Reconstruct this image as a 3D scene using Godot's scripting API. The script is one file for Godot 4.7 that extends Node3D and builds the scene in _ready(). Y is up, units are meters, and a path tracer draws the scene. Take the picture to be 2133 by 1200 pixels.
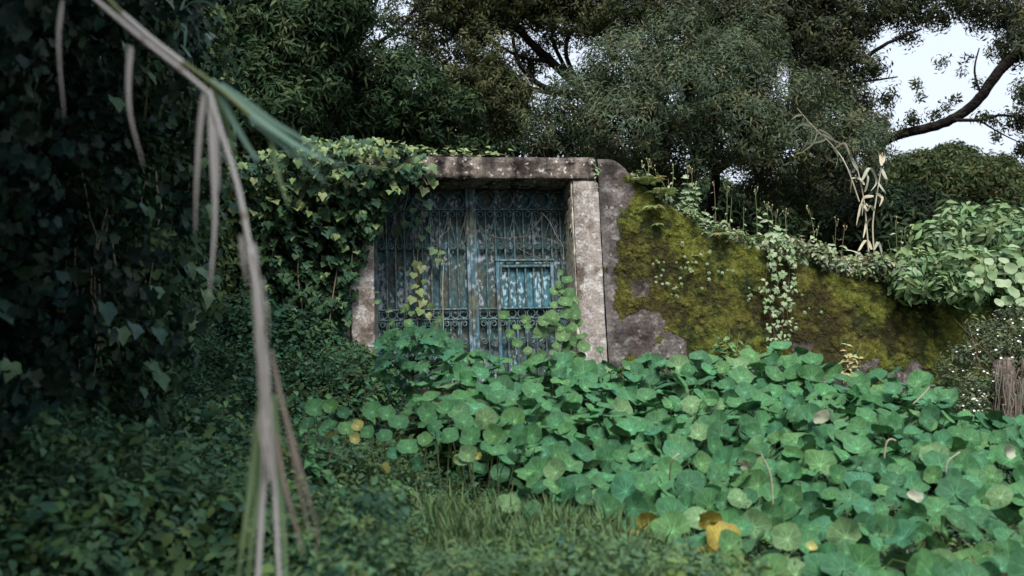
extends Node3D

const FPX := 2074.0
const TURN := 0.157
var cam_pos := Vector3(0, 1.0, 0)
var cam_basis := Basis.from_euler(Vector3(deg_to_rad(9.5), 0, deg_to_rad(-2.2)))
var face_at := Vector3.ZERO
var face_basis := Basis(Vector3.UP, TURN)
var rng := RandomNumberGenerator.new()
var noise := FastNoiseLite.new()
var mats := {}


# ---------------------------------------------------------------- mesh builder
class MB:
	var v := PackedVector3Array()
	var c := PackedColorArray()
	var t := PackedVector2Array()
	var ix := PackedInt32Array()

	func vert(p: Vector3, col := Color.WHITE, uv := Vector2.ZERO) -> int:
		v.append(p)
		c.append(col)
		t.append(uv)
		return v.size() - 1

	func tri(a: int, b: int, d: int) -> void:
		ix.append(a)
		ix.append(b)
		ix.append(d)

	func quad(a: int, b: int, d: int, e: int) -> void:
		tri(a, b, d)
		tri(a, d, e)

	# a round tube through points; radii as an array of the same length
	func tube(pts: Array, rad: Array, seg := 5, col := Color.WHITE, caps := true) -> void:
		var n := pts.size()
		var side := Vector3.ZERO
		var start := v.size()
		for i in n:
			var p: Vector3 = pts[i]
			var a: Vector3 = pts[maxi(i - 1, 0)]
			var b: Vector3 = pts[mini(i + 1, n - 1)]
			var dir := (b - a).normalized()
			if side == Vector3.ZERO:
				side = dir.cross(Vector3(0.31, 0.17, 0.93)).normalized()
			side = (side - dir * side.dot(dir)).normalized()
			var other := dir.cross(side)
			var r: float = rad[i]
			for k in seg:
				var ang := TAU * k / seg
				vert(p + (side * cos(ang) + other * sin(ang)) * r, col, Vector2(float(k) / seg, float(i)))
		for i in n - 1:
			for k in seg:
				var k2 := (k + 1) % seg
				var a := start + i * seg + k
				var b := start + i * seg + k2
				var d := start + (i + 1) * seg + k2
				var e := start + (i + 1) * seg + k
				tri(a, d, b)
				tri(a, e, d)
		if caps and seg > 2:
			for k in range(1, seg - 1):
				tri(start, start + k, start + k + 1)
				var o := start + (n - 1) * seg
				tri(o, o + k + 1, o + k)

	# a folded ribbon (grass blade, reed leaf)
	func ribbon(pts: Array, wid: Array, side: Vector3, fold := 0.15, col := Color.WHITE, col2 := Color.WHITE) -> void:
		var n := pts.size()
		var start := v.size()
		for i in n:
			var p: Vector3 = pts[i]
			var dir: Vector3 = (pts[mini(i + 1, n - 1)] - pts[maxi(i - 1, 0)]).normalized()
			var s := (side - dir * side.dot(dir)).normalized()
			var nr := s.cross(dir)
			var w: float = wid[i]
			var cc := col.lerp(col2, float(i) / maxf(1.0, n - 1))
			vert(p - s * w + nr * fold * w, cc)
			vert(p, cc)
			vert(p + s * w + nr * fold * w, cc)
		for i in n - 1:
			var a := start + i * 3
			quad(a, a + 3, a + 4, a + 1)
			quad(a + 1, a + 4, a + 5, a + 2)

	# a leaf from an outline in its own plane (x across, y to the tip), z is the upper side
	func leaf(tf: Transform3D, outline: Array, ctr: Vector2, fold := 0.25, droop := 0.25, c0 := Color.WHITE, c1 := Color.WHITE) -> void:
		var m := vert(tf * Vector3(ctr.x, ctr.y, -droop * ctr.y * ctr.y), c0, Vector2(0.5 + ctr.x * 0.7, 0.9 - ctr.y * 0.75))
		var first := v.size()
		for p in outline:
			vert(tf * Vector3(p.x, p.y, fold * absf(p.x) - droop * p.y * p.y), c1, Vector2(0.5 + p.x * 0.7, 0.9 - p.y * 0.75))
		var n := outline.size()
		for k in n:
			tri(m, first + k, first + (k + 1) % n)

	# a box with chamfered edges
	func box(ctr: Vector3, size: Vector3, bev := 0.006, col := Color.WHITE, bs := Basis.IDENTITY) -> void:
		var h := size / 2.0
		bev = minf(bev, minf(h.x, minf(h.y, h.z)) * 0.6)
		var id := {}
		for sx in [-1, 1]:
			for sy in [-1, 1]:
				for sz in [-1, 1]:
					for ax in 3:
						var p := Vector3(sx * h.x, sy * h.y, sz * h.z)
						for q in 3:
							if q != ax:
								p[q] -= bev * [sx, sy, sz][q]
						id[[sx, sy, sz, ax]] = vert(ctr + bs * p, col, Vector2(p.x, -p.y))
		for ax in 3:
			var b1 := (ax + 1) % 3
			var b2 := (ax + 2) % 3
			for s in [-1, 1]:
				var f := []
				for q in [[-1, -1], [1, -1], [1, 1], [-1, 1]]:
					var k := [0, 0, 0, ax]
					k[ax] = s
					k[b1] = q[0]
					k[b2] = q[1]
					f.append(id[k])
				out_quad(f, ctr)
			for s1 in [-1, 1]:
				for s2 in [-1, 1]:
					var f := []
					for q in [[-1, b1], [1, b1], [1, b2], [-1, b2]]:
						var k := [0, 0, 0, q[1]]
						k[ax] = q[0]
						k[b1] = s1
						k[b2] = s2
						f.append(id[k])
					out_quad(f, ctr)
		for sx in [-1, 1]:
			for sy in [-1, 1]:
				for sz in [-1, 1]:
					out_tri(id[[sx, sy, sz, 0]], id[[sx, sy, sz, 1]], id[[sx, sy, sz, 2]], ctr)

	func out_quad(f: Array, ctr: Vector3) -> void:
		out_tri(f[0], f[1], f[2], ctr)
		out_tri(f[0], f[2], f[3], ctr)

	func out_tri(a: int, b: int, d: int, ctr: Vector3) -> void:
		var nr := (v[d] - v[a]).cross(v[b] - v[a])
		if nr.dot(v[a] + v[b] + v[d] - ctr * 3.0) < 0:
			tri(a, d, b)
		else:
			tri(a, b, d)

	func mesh() -> ArrayMesh:
		var nr := PackedVector3Array()
		nr.resize(v.size())
		for k in range(0, ix.size(), 3):
			var a := ix[k]
			var b := ix[k + 1]
			var d := ix[k + 2]
			var w := (v[d] - v[a]).cross(v[b] - v[a])
			nr[a] += w
			nr[b] += w
			nr[d] += w
		for k in nr.size():
			nr[k] = nr[k].normalized() if nr[k].length_squared() > 1e-20 else Vector3.UP
		var arr := []
		arr.resize(Mesh.ARRAY_MAX)
		arr[Mesh.ARRAY_VERTEX] = v
		arr[Mesh.ARRAY_NORMAL] = nr
		arr[Mesh.ARRAY_COLOR] = c
		arr[Mesh.ARRAY_TEX_UV] = t
		arr[Mesh.ARRAY_INDEX] = ix
		var m := ArrayMesh.new()
		m.add_surface_from_arrays(Mesh.PRIMITIVE_TRIANGLES, arr)
		return m


# ---------------------------------------------------------------- where things stand
func at(px: float, py: float, d: float) -> Vector3:
	return cam_pos + cam_basis * Vector3((px - 1066.5) / FPX * d, (600.0 - py) / FPX * d, -d)


# the facade's own coordinates: x along it, y up from its foot, z out of it
func fac(px: float, py: float, off := 0.0) -> Vector3:
	var ray := at(px, py, 1.0) - cam_pos
	var n := face_basis.z
	var s := (face_at + n * off - cam_pos).dot(n) / ray.dot(n)
	return face_basis.inverse() * (cam_pos + ray * s - face_at)


func from_face(p: Vector3) -> Vector3:
	return face_at + face_basis * p


func ground_y(x: float, z: float) -> float:
	var t := clampf(-z, -30.0, 14.0)
	var y := 0.08 + 0.11 * t + 0.006 * t * absf(t)
	y += 0.05 * noise.get_noise_2d(x * 30.0, z * 30.0)
	if x > 0.6:
		y -= minf((x - 0.6) * 0.14, 0.36) * clampf((t - 5.0) / 3.0, 0.0, 1.0)
	if x < -1.6:
		y += minf((-1.6 - x) * 0.35, 1.2) * clampf(t / 4.0, 0.0, 1.0)
	return y


# ---------------------------------------------------------------- objects
func tag(o: Node3D, label := "", category := "", group := "", kind := "") -> void:
	if label:
		o.set_meta("label", label)
	if category:
		o.set_meta("category", category)
	if group:
		o.set_meta("group", group)
	if kind:
		o.set_meta("kind", kind)


var taken := {}


func numbered(called: String) -> String:
	var n: int = taken.get(called, 0)
	taken[called] = n + 1
	return called if n == 0 else "%s_%03d" % [called, n]


func thing(called: String, label: String, category: String, where: Vector3, group := "") -> Node3D:
	var o := Node3D.new()
	o.name = numbered(called)
	add_child(o)
	o.position = where
	tag(o, label, category, group)
	return o


func part(parent: Node3D, called: String, mesh: Mesh, mat: Material, tf := Transform3D.IDENTITY) -> MeshInstance3D:
	var o := MeshInstance3D.new()
	var key := str(parent.get_instance_id()) + called
	var n: int = taken.get(key, 0)
	taken[key] = n + 1
	o.name = called if n == 0 else "%s_%03d" % [called, n]
	o.mesh = mesh
	o.material_override = mat
	o.transform = tf
	parent.add_child(o)
	return o


# a part whose mesh was built in world coordinates (parents here are not turned)
func world_part(parent: Node3D, called: String, mesh: Mesh, mat: Material) -> MeshInstance3D:
	return part(parent, called, mesh, mat, Transform3D(Basis.IDENTITY, -parent.position))


func leaf_part(parent: Node3D, called: String, mesh: Mesh, mat: Material, tf: Transform3D) -> MeshInstance3D:
	return part(parent, called, mesh, mat, Transform3D(tf.basis, tf.origin - parent.position))


func single(called: String, mesh: Mesh, mat: Material, label := "", category := "", kind := "") -> MeshInstance3D:
	var o := MeshInstance3D.new()
	o.name = numbered(called)
	o.mesh = mesh
	o.material_override = mat
	add_child(o)
	tag(o, label, category, "", kind)
	return o


func swarm(parent: Node3D, called: String, mesh: Mesh, mat: Material, tfs: Array, cols: Array, kind := "stuff") -> MultiMeshInstance3D:
	var mm := MultiMesh.new()
	mm.transform_format = MultiMesh.TRANSFORM_3D
	mm.use_colors = true
	mm.mesh = mesh
	mm.instance_count = tfs.size()
	var back := Vector3.ZERO if parent == self else parent.position
	for i in tfs.size():
		var tf: Transform3D = tfs[i]
		tf.origin -= back
		mm.set_instance_transform(i, tf)
		mm.set_instance_color(i, cols[i])
	var o := MultiMeshInstance3D.new()
	var key := str(parent.get_instance_id()) + called
	var n: int = taken.get(key, 0)
	taken[key] = n + 1
	o.name = called if n == 0 else "%s_%03d" % [called, n]
	o.multimesh = mm
	o.material_override = mat
	parent.add_child(o)
	if kind:
		o.set_meta("kind", kind)
	return o


# ---------------------------------------------------------------- small maths
func rr(a: float, b: float) -> float:
	return rng.randf_range(a, b)


func rand_dir() -> Vector3:
	var z := rr(-1, 1)
	var a := rr(0, TAU)
	var r := sqrt(1.0 - z * z)
	return Vector3(r * cos(a), z, r * sin(a))


# z along the normal, y as near as may be to the tip direction
func leaf_basis(n: Vector3, tip: Vector3, s: float) -> Basis:
	n = n.normalized()
	var y := tip - n * tip.dot(n)
	if y.length_squared() < 1e-6:
		y = n.cross(Vector3(0.3, 0.2, 0.9))
	y = y.normalized()
	return Basis(y.cross(n), y, n) * s


# y along a direction, turned at random round it
func stem_basis(dir: Vector3, s: float) -> Basis:
	var y := dir.normalized()
	var x := y.cross(Vector3(0.21, 0.37, 0.9)).normalized()
	x = x.rotated(y, rr(0, TAU))
	return Basis(x, y, x.cross(y)) * s


func vary(c: Color, amount: float) -> Color:
	var k := rr(1.0 - amount, 1.0 + amount)
	return Color(c.r * k * rr(0.88, 1.12), c.g * k, c.b * k * rr(0.85, 1.15))


func curve(pts: Array, per := 5) -> Array:
	var out := []
	for i in pts.size() - 1:
		var p0: Vector3 = pts[maxi(i - 1, 0)]
		var p1: Vector3 = pts[i]
		var p2: Vector3 = pts[i + 1]
		var p3: Vector3 = pts[mini(i + 2, pts.size() - 1)]
		for k in per:
			out.append(p1.cubic_interpolate(p2, p0, p3, float(k) / per))
	out.append(pts[-1])
	return out


func taper(n: int, a: float, b: float) -> Array:
	var out := []
	for i in n:
		out.append(lerpf(a, b, float(i) / maxf(1.0, n - 1)))
	return out


func blade_widths(n: int, w: float) -> Array:
	var out := []
	for i in n:
		var f := float(i) / (n - 1)
		out.append(w * maxf(0.05, minf(1.0, 0.45 + f * 3.0) * pow(1.0 - f, 0.65)))
	return out


func pixels(list: Array, d: float) -> Array:
	var out := []
	for p in list:
		out.append(at(p[0], p[1], p[2] if p.size() > 2 else d))
	return out


func in_polygon(px: float, py: float, poly: PackedVector2Array) -> bool:
	return Geometry2D.is_point_in_polygon(Vector2(px, py), poly)


# ---------------------------------------------------------------- materials
func noise_bytes(size: int, freq: float, sd: int, octaves := 4) -> PackedByteArray:
	var f := FastNoiseLite.new()
	f.seed = sd
	f.frequency = freq
	f.fractal_octaves = octaves
	return f.get_seamless_image(size, size).get_data()


func noise_texture(freq: float, sd: int, octaves := 4, size := 256) -> ImageTexture:
	var b := noise_bytes(size, freq, sd, octaves)
	return ImageTexture.create_from_image(Image.create_from_data(size, size, false, Image.FORMAT_L8, b))


# colour of old concrete: blotches, grain, pale lichen dots; streaks for dark water stains
func concrete_texture(base: Color, dark: Color, pale: Color, sd: int, stain: float, size := 512, lichen := 0.85) -> ImageTexture:
	var big := noise_bytes(size, 0.006, sd, 5)
	var fine := noise_bytes(size, 0.09, sd + 1, 3)
	var wide := noise_bytes(size, 0.02, sd + 2, 4)
	var dots := noise_bytes(size, 0.032, sd + 3, 2)
	var data := PackedByteArray()
	data.resize(size * size * 3)
	for i in size * size:
		var b := big[i] / 255.0
		var f := fine[i] / 255.0
		var w := wide[i] / 255.0
		var col := base.lerp(dark, clampf((b - 0.5) * 3.0 + stain, 0.0, 1.0))
		col = col.lerp(pale, clampf((w - 0.56) * 5.0, 0.0, 0.8))
		col = col.lerp(Color(0.93, 0.92, 0.88), clampf((dots[i] / 255.0 - 0.79) * 14.0, 0.0, lichen))
		var k := 0.72 + 0.56 * f
		data[i * 3] = clampi(int(col.r * k * 255), 0, 255)
		data[i * 3 + 1] = clampi(int(col.g * k * 255), 0, 255)
		data[i * 3 + 2] = clampi(int(col.b * k * 255), 0, 255)
	return ImageTexture.create_from_image(Image.create_from_data(size, size, false, Image.FORMAT_RGB8, data))


# flaking paint on sheet iron: vertical runs of paint, pale corrosion and rust
func paint_texture(paint: Color, rust: Color, pale: Color, sd: int, bare: float, size := 512) -> ImageTexture:
	var f := FastNoiseLite.new()
	f.seed = sd
	f.frequency = 0.012
	f.fractal_octaves = 4
	var g := FastNoiseLite.new()
	g.seed = sd + 5
	g.frequency = 0.05
	g.fractal_octaves = 4
	var h := FastNoiseLite.new()
	h.seed = sd + 9
	h.frequency = 0.02
	h.fractal_octaves = 3
	var data := PackedByteArray()
	data.resize(size * size * 3)
	for y in size:
		for x in size:
			var a := f.get_noise_2d(x * 1.0, y * 0.28)
			var b := g.get_noise_2d(x, y * 0.6)
			var r := h.get_noise_2d(x * 1.4, y * 0.2 + 300.0)
			var col := paint.lerp(rust, clampf(r * 3.2 + 0.5, 0.0, 0.9))
			col = col.lerp(pale, clampf((a * 0.9 + b * 0.75 + bare) * 6.0, 0.0, 0.85))
			var k := 0.8 + 0.5 * (0.5 + b)
			var i := (y * size + x) * 3
			data[i] = clampi(int(col.r * k * 255), 0, 255)
			data[i + 1] = clampi(int(col.g * k * 255), 0, 255)
			data[i + 2] = clampi(int(col.b * k * 255), 0, 255)
	return ImageTexture.create_from_image(Image.create_from_data(size, size, false, Image.FORMAT_RGB8, data))


# veins that run out from a point of the leaf, with blotches and a few brown specks
func vein_texture(from: Vector2, angles: Array, pale: float, sd: int, navel := 0.0, size := 128) -> ImageTexture:
	var blot := noise_bytes(size, 0.03, sd, 4)
	var speck := noise_bytes(size, 0.11, sd + 1, 2)
	var data := PackedByteArray()
	data.resize(size * size * 3)
	for y in size:
		for x in size:
			var p := Vector2(float(x) / size, float(y) / size) - from
			var r := p.length()
			var v := 0.0
			for a in angles:
				var dir := Vector2(cos(a), -sin(a))
				var along := p.dot(dir)
				if along > 0.0:
					v = maxf(v, 1.0 - absf(p.cross(dir)) / (0.016 * (1.15 - along)))
					# side veins
					var side := fposmod(along * 9.0 - absf(p.cross(dir)) * 9.0, 1.0)
					if absf(p.cross(dir)) < along * 0.35:
						v = maxf(v, 0.35 * (1.0 - absf(side - 0.5) / 0.12))
			v = clampf(v, 0.0, 1.0) * clampf(1.2 - r * 1.2, 0.2, 1.0)
			var i := y * size + x
			var k := 0.66 + 0.07 * (blot[i] / 255.0 - 0.5) * 2.0 + pale * v
			if r < navel:
				k = 1.0
			var brown := clampf((speck[i] / 255.0 - 0.80) * 9.0, 0.0, 0.7)
			var col := Color(k, k, k).lerp(Color(0.62, 0.42, 0.3), brown)
			data[i * 3] = clampi(int(col.r * 255), 0, 255)
			data[i * 3 + 1] = clampi(int(col.g * 255), 0, 255)
			data[i * 3 + 2] = clampi(int(col.b * 255), 0, 255)
	return ImageTexture.create_from_image(Image.create_from_data(size, size, false, Image.FORMAT_RGB8, data))


func veined(lin: Color, tex: Texture2D, through := 0.3, rough := 0.5) -> StandardMaterial3D:
	# the texture's middle tone is 0.66 in sRGB, 0.39 in light
	var m := foliage(Color(minf(1.0, lin.r * 2.5), minf(1.0, lin.g * 2.5), minf(1.0, lin.b * 2.5)), through, rough)
	m.albedo_texture = tex
	m.metallic_specular = 0.26
	return m


func foliage(lin: Color, through := 0.35, rough := 0.55) -> StandardMaterial3D:
	var m := StandardMaterial3D.new()
	m.albedo_color = lin.linear_to_srgb()
	m.vertex_color_use_as_albedo = true
	m.roughness = rough
	m.metallic_specular = 0.22
	m.backlight_enabled = true
	m.backlight = Color(through, through, through * 0.8).linear_to_srgb()
	m.cull_mode = BaseMaterial3D.CULL_DISABLED
	return m


func plain(lin: Color, rough := 0.85) -> StandardMaterial3D:
	var m := StandardMaterial3D.new()
	m.albedo_color = lin.linear_to_srgb()
	m.vertex_color_use_as_albedo = true
	m.roughness = rough
	m.metallic_specular = 0.3
	return m


func rough_stone(tex: Texture2D, scale: float, bump: Texture2D, height: float) -> StandardMaterial3D:
	var m := StandardMaterial3D.new()
	m.albedo_texture = tex
	m.vertex_color_use_as_albedo = true
	m.uv1_triplanar = true
	m.uv1_world_triplanar = true
	m.uv1_scale = Vector3.ONE * scale
	m.roughness = 0.92
	m.metallic_specular = 0.25
	m.heightmap_enabled = true
	m.heightmap_texture = bump
	m.heightmap_scale = height
	return m


# ---------------------------------------------------------------- leaf shapes
const IVY := [Vector2(0, 0), Vector2(-0.2, -0.15), Vector2(-0.43, -0.08), Vector2(-0.46, 0.16), Vector2(-0.56, 0.42), Vector2(-0.34, 0.56), Vector2(-0.15, 0.82), Vector2(0, 0.98), Vector2(0.15, 0.82), Vector2(0.34, 0.56), Vector2(0.56, 0.42), Vector2(0.46, 0.16), Vector2(0.43, -0.08), Vector2(0.2, -0.15)]
const LANCE := [Vector2(0, 0), Vector2(-0.11, 0.25), Vector2(-0.12, 0.55), Vector2(0, 1), Vector2(0.12, 0.55), Vector2(0.11, 0.25)]
const OVATE := [Vector2(0, 0), Vector2(-0.24, 0.18), Vector2(-0.3, 0.45), Vector2(-0.14, 0.8), Vector2(0, 1), Vector2(0.14, 0.8), Vector2(0.3, 0.45), Vector2(0.24, 0.18)]
const ELDER := [Vector2(0, 0), Vector2(-0.17, 0.2), Vector2(-0.21, 0.45), Vector2(-0.1, 0.8), Vector2(0, 1), Vector2(0.1, 0.8), Vector2(0.21, 0.45), Vector2(0.17, 0.2)]
const SMALL := [Vector2(0, 0), Vector2(-0.17, 0.4), Vector2(0, 1), Vector2(0.17, 0.4)]
const MALLOW := [Vector2(0, 0), Vector2(-0.25, -0.2), Vector2(-0.5, -0.12), Vector2(-0.42, 0.12), Vector2(-0.72, 0.3), Vector2(-0.42, 0.38), Vector2(-0.5, 0.72), Vector2(-0.2, 0.6), Vector2(0, 1.0), Vector2(0.2, 0.6), Vector2(0.5, 0.72), Vector2(0.42, 0.38), Vector2(0.72, 0.3), Vector2(0.42, 0.12), Vector2(0.5, -0.12), Vector2(0.25, -0.2)]


func leaf_mesh(shape: Array, ctr: Vector2, fold: float, droop: float, c0 := Color.WHITE, c1 := Color.WHITE) -> ArrayMesh:
	var b := MB.new()
	b.leaf(Transform3D.IDENTITY, shape, ctr, fold, droop, c0, c1)
	return b.mesh()


# a round leaf on a stalk at its middle, with a pale navel and paler veins; radius 1
func round_leaf(sd: int, cup: float, wave: float) -> ArrayMesh:
	rng.seed = sd
	var b := MB.new()
	var n := 16
	var ph := rr(0, TAU)
	var ph2 := rr(0, TAU)
	var tilt := rr(-0.2, 0.2)
	var mid := b.vert(Vector3(0, 0.12, -0.06), Color(1.2, 1.15, 1.15), Vector2(0.5, 0.5))
	for ring in 2:
		for k in n:
			var a := TAU * k / n
			var r := 0.5 if ring == 0 else 1.0 + 0.05 * sin(4.0 * a + ph) + 0.04 * sin(7.0 * a + ph2)
			if ring == 1 and k == 12:
				r *= 0.93
			elif ring == 1 and rng.randf() < 0.09:
				r *= rr(0.76, 0.92)
			var z := cup * r * r + wave * r * r * sin(3.0 * a + ph) + wave * 0.5 * r * r * sin(5.0 * a + ph2) + tilt * r * r * sin(a)
			var vein := k % 2 == 0
			var g := (1.06 if vein else 0.97) if ring == 0 else (1.02 if vein else 0.98)
			var brown := 0.75 if ring == 1 and sd % 3 == 0 and sin(2.0 * a + ph) > 0.3 else 0.0
			b.vert(Vector3(r * cos(a), r * sin(a) * 0.95 + 0.12 * (1.0 - r), z), Color(g, g, g).lerp(Color(1.9, 1.25, 0.8), brown), Vector2(0.5 + 0.47 * minf(r, 1.04) * cos(a), 0.5 - 0.47 * minf(r, 1.04) * sin(a)))
	for k in n:
		var k2 := (k + 1) % n
		b.tri(mid, 1 + k2, 1 + k)
		b.quad(1 + k, 1 + k2, 1 + n + k2, 1 + n + k)
	return b.mesh()


# a twig with leaves, growing along +y, about 1 long
func sprig(sd: int, count: int, shape: Array, ctr: Vector2, size: float, spread: float, fold := 0.25, droop := 0.3) -> ArrayMesh:
	rng.seed = sd
	var b := MB.new()
	for i in count:
		var f := (i + 0.5) / count
		var a := i * 2.4 + rr(-0.5, 0.5)
		var out := Vector3(cos(a), 0, sin(a))
		var p := Vector3(0, f, 0) + out * rr(0.02, spread)
		var tip := (out * rr(0.6, 1.0) + Vector3.UP * rr(-0.2, 0.7)).normalized()
		var nr := (Vector3.UP * rr(0.5, 1.0) + out * rr(-0.2, 0.4) + rand_dir() * 0.4).normalized()
		var g := rr(0.8, 1.2)
		b.leaf(Transform3D(leaf_basis(nr, tip, size * rr(0.7, 1.2)), p), shape, ctr, fold, droop, Color(g * 1.05, g * 1.05, g), Color(g, g, g))
	return b.mesh()


# ---------------------------------------------------------------- plants in bulk
# twigs over the outside of an ellipsoid, thinner inside
func puff(tfs: Array, cols: Array, ctr: Vector3, rad: Vector3, count: int, size: float, base: Color, other: Color, share := 0.25, up := 0.35, thin := 0.55) -> void:
	for i in count:
		var d := rand_dir()
		var k := lerpf(thin, 1.05, sqrt(rng.randf()))
		var bump := 1.0 + 0.22 * noise.get_noise_3dv((ctr + d * rad) * 90.0)
		var p := ctr + d * rad * k * bump
		var grow := (d + Vector3.UP * up + rand_dir() * 0.5).normalized()
		tfs.append(Transform3D(stem_basis(grow, size * rr(0.7, 1.3)), p - grow * size * 0.5))
		cols.append(vary(other if rng.randf() < share else base, 0.3))


# a crown given as [px, py, depth, radius in px] balls
func crown(tfs: Array, cols: Array, balls: Array, per: float, size: float, base: Color, other: Color, share := 0.25, flat := 0.85, thin := 0.55) -> void:
	for q in balls:
		var d: float = q[2]
		var r: float = q[3] / FPX * d
		var dense: float = q[4] if q.size() > 4 else 1.0
		puff(tfs, cols, at(q[0], q[1], d), Vector3(r, r * flat, r), int(12.0 * per * dense * r * r / (size * size)), size, base, other, share, 0.35, thin)


func limb(b: MB, list: Array, r0: float, r1: float, seg := 7) -> void:
	var pts := curve(pixels(list, 10.0), 5)
	for i in range(1, pts.size() - 1):
		pts[i] += rand_dir() * r0 * 0.12
	b.tube(pts, taper(pts.size(), r0, r1), seg)


# ---------------------------------------------------------------- the scene
func _ready() -> void:
	noise.seed = 7
	noise.frequency = 0.01
	noise.fractal_octaves = 3
	rng.seed = 11
	# camera
	var cam := Camera3D.new()
	cam.name = "camera"
	cam.transform = Transform3D(cam_basis, cam_pos)
	cam.far = 900.0
	cam.near = 0.05
	var lens := CameraAttributesPhysical.new()
	lens.frustum_focal_length = 41.48
	lens.frustum_focus_distance = 9.0
	lens.exposure_aperture = 3.0
	lens.frustum_far = 900.0
	lens.frustum_near = 0.05
	cam.attributes = lens
	add_child(cam)
	# sky
	var env := Environment.new()
	env.background_mode = Environment.BG_SKY
	var sm := ProceduralSkyMaterial.new()
	sm.sky_top_color = Color(0.83, 0.88, 0.945)
	sm.sky_horizon_color = Color(0.95, 0.96, 0.975)
	sm.sky_curve = 0.12
	sm.ground_bottom_color = Color(0.12, 0.15, 0.13)
	sm.ground_horizon_color = Color(0.3, 0.34, 0.33)
	sm.sun_angle_max = 1.0
	var sky := Sky.new()
	sky.sky_material = sm
	env.sky = sky
	env.background_energy_multiplier = 0.43
	env.tonemap_mode = Environment.TONE_MAPPER_LINEAR
	env.tonemap_exposure = 3.0
	env.sdfgi_enabled = true
	env.ssao_enabled = true
	env.ssil_enabled = true
	var we := WorldEnvironment.new()
	we.name = "sky"
	we.environment = env
	add_child(we)
	# the sun behind thin cloud
	var sun := DirectionalLight3D.new()
	sun.name = "sun"
	sun.light_energy = 0.55
	sun.light_angular_distance = 28.0
	sun.light_color = Color(1.0, 0.99, 0.965)
	sun.shadow_enabled = true
	add_child(sun)
	sun.look_at_from_position(Vector3(1.4, 13, 1.0), Vector3(0, 1, -8))

	face_at = at(985, 790, 9.2)
	materials()
	ground()
	gatehouse()
	iron_gate()
	moss_wall()
	trees()
	hedge()
	ivy()
	undergrowth()
	nasturtiums()
	wall_top_plants()
	wall_foot_plants()
	gate_plants()
	reeds()


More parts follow.
